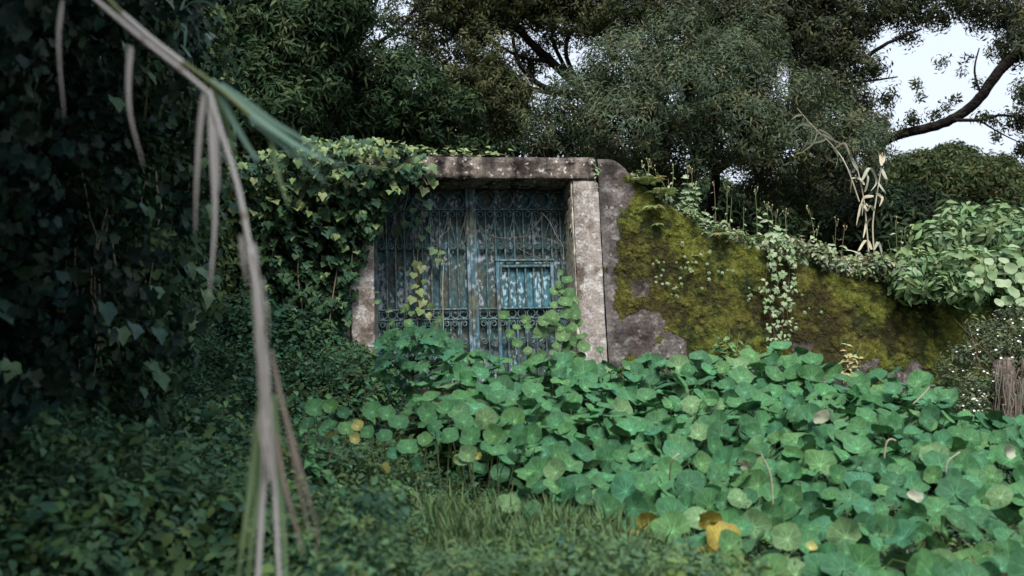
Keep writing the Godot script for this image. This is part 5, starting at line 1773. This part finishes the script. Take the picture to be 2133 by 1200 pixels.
func wall_foot_plants() -> void:
	rng.seed = 721
	var ov := leaf_mesh(OVATE, Vector2(0, 0.45), 0.2, 0.35, Color(1.1, 1.1, 1.1))
	var o := weed("upright_plant", "dark upright plant with paired leaves at the foot of the mossy wall", [1520, 770], [[1492, 688], [1505, 700], [1520, 684], [1540, 692], [1560, 705], [1510, 715]], 60, 0.075, ov, 0.12)
	var q := weed("upright_plant", "small yellowish bushy plant at the wall foot by the grey bare patch", [1770, 785], [[1750, 715], [1765, 700], [1780, 698], [1795, 715], [1740, 740], [1810, 735]], 70, 0.05, ov, 0.15)
	for c in q.get_children():
		if str(c.name).begins_with("leaf"):
			c.material_override = mats.fern[rng.randi() % 3]
	for c in o.get_children():
		if str(c.name).begins_with("leaf"):
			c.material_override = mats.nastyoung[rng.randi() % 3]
	# white-flowered bush at the end of the wall
	rng.seed = 722
	var bush := thing("flowering_bush", "loose bush full of tiny white flowers at the end of the mossy wall", "bush", at(2050, 830, 8.2))
	var tfs := []
	var cols := []
	var balls := [[2040, 800, 8.0, 42], [1990, 790, 8.2, 30], [2080, 740, 8.2, 46], [2125, 720, 8.2, 46], [2050, 690, 8.5, 36], [2010, 745, 8.4, 34], [2110, 665, 8.5, 30], [2020, 840, 7.8, 30], [2150, 760, 8.1, 40], [1965, 760, 8.4, 18]]
	crown(tfs, cols, balls, 4.6, 0.12, Color(0.10, 0.135, 0.075), Color(0.15, 0.17, 0.09), 0.3, 0.9, 0.3)
	swarm(bush, "foliage", sprig(141, 10, SMALL, Vector2(0, 0.45), 0.4, 0.2), mats.leaves, tfs, cols)
	var fl := MB.new()
	for k in 6:
		var a := TAU * k / 6.0
		fl.leaf(Transform3D(leaf_basis(Vector3(cos(a) * 0.3, 1, sin(a) * 0.3), Vector3(cos(a), 0.25, sin(a)), 1.0)), OVATE, Vector2(0, 0.5), 0.1, 0.1)
	var fm := fl.mesh()
	for i in 105:
		var b: Array = balls[rng.randi() % 9]
		var r: float = b[3] / FPX * b[2]
		var d := (rand_dir() + back_dir() * 0.9 + Vector3.UP * 0.3).normalized()
		leaf_part(bush, "flower", fm, mats.petal, Transform3D(leaf_basis(Vector3.UP + d, rand_dir(), 1.0) * Basis(Vector3.RIGHT, -PI / 2) * Basis.from_scale(Vector3.ONE * rr(0.008, 0.0145)), at(b[0], b[1], b[2]) + d * r * rr(0.95, 1.2)))
	for i in 8:
		var b := MB.new()
		var foot := at(rr(2030, 2080), 850, 8.1)
		var pts := curve([foot, at(rr(1990, 2110), rr(750, 800), 8.1), at(rr(1970, 2140), rr(660, 740), 8.2)], 4)
		b.tube(pts, taper(pts.size(), 0.005, 0.002), 4)
		world_part(bush, "stem", b.mesh(), mats.redstalk)
	# stump with hanging roots
	rng.seed = 723
	var st := thing("tree_stump", "old stump wrapped in dry hanging roots under the white flowers", "stump", at(2098, 880, 7.9))
	var b := MB.new()
	var pts := curve([at(2100, 960, 7.9), at(2098, 880, 7.95), at(2094, 820, 8.0), at(2088, 755, 8.1)], 5)
	b.tube(pts, [0.15, 0.14, 0.13, 0.125, 0.12, 0.118, 0.115, 0.112, 0.11, 0.108, 0.105, 0.10, 0.098, 0.095, 0.09, 0.085], 12)
	for k in b.v.size():
		b.v[k] += (b.v[k] - st.position) * 0.12 * noise.get_noise_3dv(b.v[k] * 220.0)
	world_part(st, "trunk", b.mesh(), mats.stumpwood)
	for i in 44:
		var px := rr(2066, 2150)
		var d := 7.78 + 0.12 * absf(px - 2098.0) / 40.0 + rr(-0.02, 0.06)
		var y0 := rr(745, 800)
		var list := []
		for k in 6:
			list.append([px + rr(-5, 5) + (px - 2100) * 0.10 * k / 5.0, lerpf(y0, rr(880, 930), k / 5.0), d])
		var m := MB.new()
		var rp := curve(pixels(list, d), 4)
		m.tube(rp, taper(rp.size(), rr(0.004, 0.008), 0.003), 5)
		world_part(st, "root", m.mesh(), mats.dry2 if i % 3 else mats.root)
	# dark earth bank behind the stump, closing the wall
	var e := rough_block(fac(2086, 700, -0.2).x, fac(2086, 700, -0.2).x + 6.0, -0.8, fac(2140, 690, -0.2).y, -1.2, -0.2, 40.0, 0.06)
	var bank := single("earth_bank", e, mats.soil, "dark earth face behind the stump at the wall's end", "earth", "structure")
	bank.position = face_at
	bank.basis = face_basis


func back_dir() -> Vector3:
	return cam_basis.z


func gate_plants() -> void:
	rng.seed = 741
	var back := back_dir()
	var nl := nasturtium_leaves()
	rng.seed = 742
	# nasturtium climbing the gate beside the pillar: sizes and places as they hang
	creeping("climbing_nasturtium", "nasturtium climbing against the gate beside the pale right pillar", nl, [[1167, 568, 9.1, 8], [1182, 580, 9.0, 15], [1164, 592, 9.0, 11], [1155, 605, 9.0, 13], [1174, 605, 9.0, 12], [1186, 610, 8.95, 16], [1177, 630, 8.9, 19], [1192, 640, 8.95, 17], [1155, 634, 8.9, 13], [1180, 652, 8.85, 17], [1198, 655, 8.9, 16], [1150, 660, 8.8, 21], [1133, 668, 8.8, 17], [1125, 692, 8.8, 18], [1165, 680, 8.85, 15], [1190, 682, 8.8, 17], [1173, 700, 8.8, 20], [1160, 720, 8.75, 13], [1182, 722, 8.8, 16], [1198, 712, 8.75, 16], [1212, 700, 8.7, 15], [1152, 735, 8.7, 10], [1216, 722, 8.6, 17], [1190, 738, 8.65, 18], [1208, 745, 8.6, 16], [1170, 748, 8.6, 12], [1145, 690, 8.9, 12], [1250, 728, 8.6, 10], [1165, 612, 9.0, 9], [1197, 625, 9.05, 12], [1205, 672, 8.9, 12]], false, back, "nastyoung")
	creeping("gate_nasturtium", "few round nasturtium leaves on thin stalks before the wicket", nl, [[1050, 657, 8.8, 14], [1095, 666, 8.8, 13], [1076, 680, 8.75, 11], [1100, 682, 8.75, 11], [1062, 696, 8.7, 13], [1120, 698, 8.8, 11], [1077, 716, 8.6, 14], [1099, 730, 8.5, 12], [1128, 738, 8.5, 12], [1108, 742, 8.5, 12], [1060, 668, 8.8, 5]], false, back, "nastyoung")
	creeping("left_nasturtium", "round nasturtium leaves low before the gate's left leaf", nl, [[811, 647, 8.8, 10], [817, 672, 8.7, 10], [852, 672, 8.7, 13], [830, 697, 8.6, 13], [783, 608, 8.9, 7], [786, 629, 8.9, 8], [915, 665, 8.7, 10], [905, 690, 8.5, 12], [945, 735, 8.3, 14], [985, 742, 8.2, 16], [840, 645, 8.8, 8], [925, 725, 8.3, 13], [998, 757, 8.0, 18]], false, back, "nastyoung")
	# the mallow with lobed leaves before the gate
	rng.seed = 743
	var lobed := leaf_mesh(MALLOW, Vector2(0, 0.28), 0.15, 0.3, Color(1.15, 1.15, 1.1))
	var base := at(862, 860, 6.4)
	base.y = ground_y(base.x, base.z)
	var m := thing("mallow", "tall plant with large lobed blue-green leaves in front of the gate's left leaf", "plant", base)
	for l in [[[862, 850, 6.4], [860, 790, 6.4], [866, 730, 6.4], [885, 690, 6.4]], [[860, 800, 6.4], [835, 770, 6.3], [810, 750, 6.3]], [[862, 780, 6.4], [900, 760, 6.3], [930, 742, 6.3]], [[866, 730, 6.4], [900, 700, 6.4], [912, 668, 6.45]]]:
		var pts := curve(pixels(l, 6.4), 4)
		var b := MB.new()
		b.tube(pts, taper(pts.size(), 0.009, 0.005), 6)
		world_part(m, "stem", b.mesh(), mats.redstalk)
	for i in 95:
		var ang := rr(0, TAU)
		var r := sqrt(rng.randf())
		var px := 868.0 + cos(ang) * r * 90.0
		var py := 742.0 + sin(ang) * r * 68.0
		if py > 760 and px > 900:
			py -= 30
		var p := at(px, py, 6.4 + rr(-0.25, 0.2))
		leaf_part(m, "leaf", lobed, mats.nast[[1, 3, 5, 0][rng.randi() % 4]], Transform3D(leaf_basis(Vector3.UP * rr(0.5, 1.2) + back * rr(0.2, 0.9) + rand_dir() * 0.35, Vector3(cos(ang), -0.5, 0.5) + rand_dir() * 0.4, rr(0.06, 0.115)), p))
	for q in [[960, 842, 5.6, 0.11], [905, 858, 5.6, 0.10], [945, 870, 5.4, 0.1], [985, 850, 5.5, 0.1], [920, 900, 5.2, 0.09]]:
		leaf_part(m, "leaf", lobed, mats.nast[3], Transform3D(leaf_basis(back * 0.6 + Vector3.UP, Vector3.DOWN + back * 0.6 + rand_dir() * 0.4, q[3]), at(q[0], q[1], q[2])))
	# dry tendrils across the gate
	var td := thing("dry_tendrils", "thin dry tendrils tangled across the upper bars of the gate", "vine", from_face(fac(1100, 480, -0.3)))
	for l in [[[1128, 442], [1145, 462], [1158, 490], [1172, 512], [1174, 540], [1170, 565]], [[1022, 490], [1045, 496], [1075, 494], [1118, 492], [1150, 502], [1170, 512]], [[1080, 518], [1105, 530], [1140, 545], [1160, 556], [1172, 566]], [[972, 440], [968, 470], [970, 500], [955, 512]], [[968, 478], [985, 482], [1000, 480]], [[938, 455], [936, 475], [915, 495], [905, 505]], [[1132, 448], [1115, 470], [1098, 482]], [[1000, 470], [1010, 482], [1024, 470]]]:
		var pts := []
		for p in l:
			pts.append(from_face(fac(p[0], p[1], -0.30 + rr(-0.01, 0.02))))
		pts = curve(pts, 6)
		var b := MB.new()
		b.tube(pts, taper(pts.size(), 0.0035, 0.002), 4)
		world_part(td, "tendril", b.mesh(), mats.straw if l[0][0] == 1128 else mats.vine)
	# a weed rooted in the lintel's end
	rng.seed = 744
	var ov := leaf_mesh(OVATE, Vector2(0, 0.45), 0.2, 0.35)
	weed("weed", "little green weed rooted in the joint at the lintel's right end", [1242, 352], [[1240, 332], [1250, 340], [1236, 345], [1243, 372], [1246, 400]], 22, 0.032, ov, 0.04)


# ---------------------------------------------------------------- reeds
func reed_leaf(o: Node3D, list: Array, d: float, wid: float, side: Vector3, mat: Material, fold := 0.25) -> void:
	var pts := curve(pixels(list, d), 5)
	var b := MB.new()
	b.ribbon(pts, blade_widths(pts.size(), wid), side, fold)
	world_part(o, "leaf", b.mesh(), mat)


func reeds() -> void:
	rng.seed = 801
	var right := cam_basis.x
	# the broken cane close to the camera
	var o := thing("broken_cane", "dry grey cane snapped over and hanging close to the viewer", "reed", at(430, 190, 1.7))
	var stem := func(list: Array, r0: float, r1: float, mat: Material, called: String) -> void:
		var pts := curve(pixels(list, 1.7), 5)
		var b := MB.new()
		b.tube(pts, taper(pts.size(), r0, r1), 8)
		world_part(o, called, b.mesh(), mat)
	stem.call([[140, -60, 1.8], [200, 0, 1.76], [300, 85, 1.72], [380, 148, 1.7], [432, 192, 1.68]], 0.0044, 0.0040, mats.dry, "stem")
	stem.call([[434, 190, 1.68], [462, 280, 1.67], [490, 370, 1.66], [508, 450, 1.65], [524, 540, 1.64]], 0.0042, 0.0044, mats.dry, "hanging_stem")
	for q in [[300, 85, 1.72], [377, 146, 1.7], [508, 448, 1.65]]:
		var b := MB.new()
		var p := at(q[0], q[1], q[2])
		var dir := (at(432, 192, 1.68) - at(200, 0, 1.76)).normalized() if q[1] < 300 else (at(524, 540, 1.64) - at(490, 370, 1.66)).normalized()
		b.tube([p - dir * 0.006, p, p + dir * 0.006], [0.0044, 0.0056, 0.0044], 8)
		world_part(o, "node", b.mesh(), mats.dry2)
	# the sheath of dead leaves round the lower stem, split at its end
	var sh := MB.new()
	for k in 7:
		var list := [[514 + k * 2.4, 505 + 12 * (k % 3), 1.64 - 0.004 * (k % 3)], [527 + k * 2.4, 600, 1.632], [533 + k * 2.8, 700, 1.628], [541 + k * 3.2, 820, 1.624], [544 + k * 3.6 + rr(-3, 3), 900 + rr(-15, 15), 1.62], [544 + k * 5.0 + rr(-5, 5), 980 + rr(-40, 40), 1.62]]
		var pts := curve(pixels(list, 1.63), 4)
		var w := []
		for i in pts.size():
			w.append(0.0042 * (0.9 + 0.4 * noise.get_noise_2d(i * 60.0, k * 90.0)) * (1.0 if i < pts.size() - 4 else 0.6))
		var tone := rr(0.55, 1.2)
		sh.ribbon(pts, w, right.rotated(Vector3.UP, rr(-0.9, 0.9)), 0.5, Color(tone, tone, tone), Color(tone * 0.8, tone * 0.78, tone * 0.75))
	for k in 12:
		var y0 := rr(540, 950)
		var x0 := 528.0 + (y0 - 540.0) * 0.06 + rr(-4, 16)
		var list := [[x0, y0, 1.62], [x0 + rr(-10, 14), y0 + rr(40, 80), 1.61], [x0 + rr(-26, 30), y0 + rr(90, 170), 1.61]]
		var pts := curve(pixels(list, 1.62), 4)
		var tone := rr(0.5, 1.1)
		sh.ribbon(pts, blade_widths(pts.size(), rr(0.0008, 0.002)), right, 0.3, Color(tone, tone, tone), Color(tone, tone * 0.95, tone * 0.85))
	world_part(o, "sheath", sh.mesh(), mats.dry)
	stem.call([[528, 530, 1.655], [540, 660, 1.65], [555, 780, 1.645], [556, 940, 1.64], [545, 1060, 1.64], [535, 1260, 1.63]], 0.0068, 0.0045, mats.dry, "split_end")
	stem.call([[556, 900, 1.645], [568, 980, 1.645], [576, 1100, 1.64], [584, 1260, 1.63]], 0.005, 0.0034, mats.dry, "split_end")
	for l in [[[128, 0, 1.78], [120, 60, 1.78], [122, 130, 1.78], [134, 245, 1.78]], [[272, 96, 1.72], [266, 150, 1.72], [270, 240, 1.72], [300, 350, 1.73]], [[424, 190, 1.68], [415, 260, 1.68], [408, 380, 1.68], [406, 490, 1.69]], [[438, 196, 1.675], [444, 330, 1.675], [448, 460, 1.68], [436, 620, 1.68]], [[446, 260, 1.7], [452, 320, 1.7], [456, 400, 1.7]], [[500, 490, 1.65], [503, 540, 1.65], [516, 600, 1.65]]]:
		reed_leaf(o, l, 1.7, 0.0064, right.rotated(Vector3.UP, rr(-0.5, 0.5)), mats.dry, 0.5)
	for l in [[[565, 730, 1.64], [585, 830, 1.64], [612, 930, 1.64], [640, 1030, 1.64], [662, 1110, 1.65], [655, 1160, 1.65]], [[578, 800, 1.65], [600, 900, 1.66], [618, 990, 1.66], [640, 1090, 1.66], [660, 1120, 1.66]], [[575, 900, 1.66], [590, 1000, 1.66], [620, 1110, 1.66], [628, 1160, 1.66]]]:
		reed_leaf(o, l, 1.65, 0.0042, right, mats.dry2, 0.3)
	for l in [[[545, 820, 1.67], [530, 950, 1.67], [510, 1100, 1.66], [492, 1230, 1.66]], [[550, 860, 1.68], [540, 1000, 1.68], [524, 1120, 1.67], [512, 1260, 1.67]], [[570, 820, 1.67], [578, 960, 1.67], [590, 1100, 1.67], [600, 1260, 1.67]]]:
		reed_leaf(o, l, 1.66, 0.008, right.rotated(Vector3.UP, rr(-0.4, 0.4)), mats.reedgreen, 0.3)
	# the second, still green cane
	rng.seed = 802
	var g := thing("green_cane", "half-green cane with a fan of long leaves beside the snapped dry one", "reed", at(440, 170, 1.9))
	var b := MB.new()
	var pts := curve(pixels([[190, -50, 2.0], [240, 15, 1.97], [320, 85, 1.94], [380, 130, 1.92], [450, 180, 1.9], [520, 240, 1.88]], 1.9), 5)
	b.tube(pts, taper(pts.size(), 0.0055, 0.0045), 8)
	world_part(g, "stem", b.mesh(), mats.stalk)
	b = MB.new()
	pts = curve(pixels([[255, 30, 1.96], [320, 86, 1.935], [380, 131, 1.915]], 1.9), 5)
	b.tube(pts, taper(pts.size(), 0.0066, 0.0066), 8)
	world_part(g, "sheath", b.mesh(), mats.dry)
	for l in [[[440, 165, 1.9], [520, 235, 1.88], [600, 290, 1.86], [660, 325, 1.85], [715, 345, 1.85]], [[470, 195, 1.9], [540, 250, 1.88], [600, 300, 1.87], [680, 385, 1.86]], [[500, 220, 1.89], [560, 280, 1.88], [575, 350, 1.88], [602, 435, 1.88]], [[455, 180, 1.9], [480, 240, 1.9], [520, 310, 1.9], [540, 335, 1.9]], [[515, 238, 1.885], [570, 285, 1.875], [640, 350, 1.87]], [[440, 180, 1.9], [470, 250, 1.91], [492, 330, 1.92]], [[460, 175, 1.9], [560, 250, 1.88], [620, 285, 1.87], [690, 330, 1.86]]]:
		reed_leaf(g, l, 1.9, 0.0085, right.rotated(Vector3.UP, rr(-0.8, 0.8)), mats.reedgreen if rng.randf() < 0.5 else mats.reedblue, 0.35)
	# reeds standing behind, at the top
	rng.seed = 803
	var r := thing("reed_clump", "upright green reeds with arching blades behind the canes at the upper edge", "reed", at(340, 260, 4.3))
	for l in [[[300, 260, 4.3], [310, 100, 4.3], [318, -40, 4.3]], [[330, 250, 4.3], [355, 110, 4.3], [372, 20, 4.3]], [[250, 240, 4.3], [262, 100, 4.3], [268, -30, 4.3]]]:
		pts = curve(pixels(l, 4.3), 5)
		b = MB.new()
		b.tube(pts, taper(pts.size(), 0.0075, 0.005), 6)
		world_part(r, "stem", b.mesh(), mats.stalk)
	for l in [[[312, 40], [325, 5], [345, -20]], [[316, 30], [330, 20], [350, 40], [368, 62]], [[372, 40], [395, 8], [430, 5], [455, 25], [464, 52]], [[372, 45], [385, 60], [384, 105]], [[370, 42], [400, 40], [412, 70], [416, 112]], [[310, 90], [290, 60], [262, 48]], [[355, 110], [330, 90], [310, 50], [305, 20]], [[360, 90], [372, 55], [378, 20], [388, -10]], [[320, 55], [345, 62], [365, 80]], [[340, 100], [372, 92], [396, 120], [402, 145]], [[262, 90], [240, 70], [222, 80]], [[316, 20], [300, 0], [290, -20]]]:
		reed_leaf(r, l, 4.3, 0.0145, Vector3(rr(-1, 1), rr(-0.3, 0.3), 0.6).normalized(), mats.reedblue if rng.randf() < 0.5 else mats.reedgreen, 0.25)
	# dry reed nodding over the wall
	rng.seed = 804
	var dr := thing("hanging_reed", "pale dried reed with drooping leaves standing on the mossy wall", "reed", from_face(fac(1815, 540, -0.2)))
	for l in [[[1812, 560], [1806, 480], [1800, 420], [1788, 360], [1776, 330]], [[1822, 540], [1818, 470], [1826, 410], [1834, 360], [1838, 318]], [[1826, 558], [1836, 548], [1845, 556]]]:
		pts = []
		for p in l:
			pts.append(from_face(fac(p[0], p[1], -0.25)))
		pts = curve(pts, 6)
		b = MB.new()
		b.tube(pts, taper(pts.size(), 0.009, 0.005), 6)
		world_part(dr, "stem", b.mesh(), mats.straw)
	for l in [[[1800, 385], [1790, 372], [1776, 372], [1772, 402]], [[1796, 375], [1812, 350], [1826, 378], [1814, 398]], [[1786, 352], [1776, 335], [1768, 320]], [[1836, 345], [1833, 325], [1828, 312]], [[1838, 340], [1842, 325], [1842, 312]], [[1836, 350], [1846, 372], [1848, 380]], [[1830, 380], [1842, 398], [1846, 404]], [[1826, 402], [1838, 412], [1832, 430]], [[1820, 408], [1804, 410], [1796, 420], [1790, 452]], [[1806, 440], [1796, 425], [1790, 440], [1784, 470]], [[1808, 430], [1800, 425], [1796, 450]], [[1815, 455], [1806, 465], [1802, 480], [1798, 496]], [[1822, 440], [1814, 428], [1808, 440]], [[1816, 520], [1804, 500], [1790, 520], [1784, 530]], [[1820, 520], [1830, 505], [1838, 530], [1840, 556]], [[1812, 555], [1790, 530], [1770, 522], [1752, 520]], [[1818, 550], [1796, 542], [1768, 538]], [[1824, 556], [1850, 545], [1866, 560]], [[1801, 400], [1808, 372], [1802, 358]]]:
		pts = []
		for p in l:
			pts.append(from_face(fac(p[0], p[1], -0.22 + rr(-0.05, 0.06))))
		pts = curve(pts, 5)
		b = MB.new()
		b.ribbon(pts, blade_widths(pts.size(), 0.020), (face_basis.x + Vector3(0, rr(-0.4, 0.4), rr(-0.5, 0.5))).normalized(), 0.3)
		world_part(dr, "leaf", b.mesh(), mats.straw if rng.randf() < 0.6 else mats.pale)
	# another nodding top before the grey-green tree
	rng.seed = 805
	var nd := thing("nodding_reed", "faded reed top drooping before the grey-green tree", "reed", at(1700, 290, 10.6))
	pts = curve(pixels([[1790, 420, 10.4], [1765, 350, 10.5], [1740, 310, 10.6], [1700, 270, 10.6], [1660, 225, 10.6]], 10.6), 6)
	b = MB.new()
	b.tube(pts, taper(pts.size(), 0.008, 0.004), 5)
	world_part(nd, "stem", b.mesh(), mats.straw)
	for l in [[[1690, 262], [1672, 258], [1652, 272], [1645, 288]], [[1700, 270], [1684, 290], [1672, 312]], [[1702, 275], [1692, 300], [1668, 318]], [[1710, 280], [1735, 292], [1752, 300]], [[1705, 270], [1730, 285], [1748, 310]], [[1680, 250], [1690, 270], [1688, 305]], [[1720, 290], [1700, 296], [1680, 300]], [[1740, 310], [1760, 300], [1772, 330]], [[1735, 305], [1745, 325], [1740, 350]], [[1672, 238], [1660, 240], [1648, 250]]]:
		pts = curve(pixels(l, 10.55), 5)
		b = MB.new()
		b.ribbon(pts, blade_widths(pts.size(), 0.018), Vector3(rr(-0.5, 0.5), 0.8, 0.5).normalized(), 0.3)
		world_part(nd, "leaf", b.mesh(), mats.pale if rng.randf() < 0.6 else mats.straw)
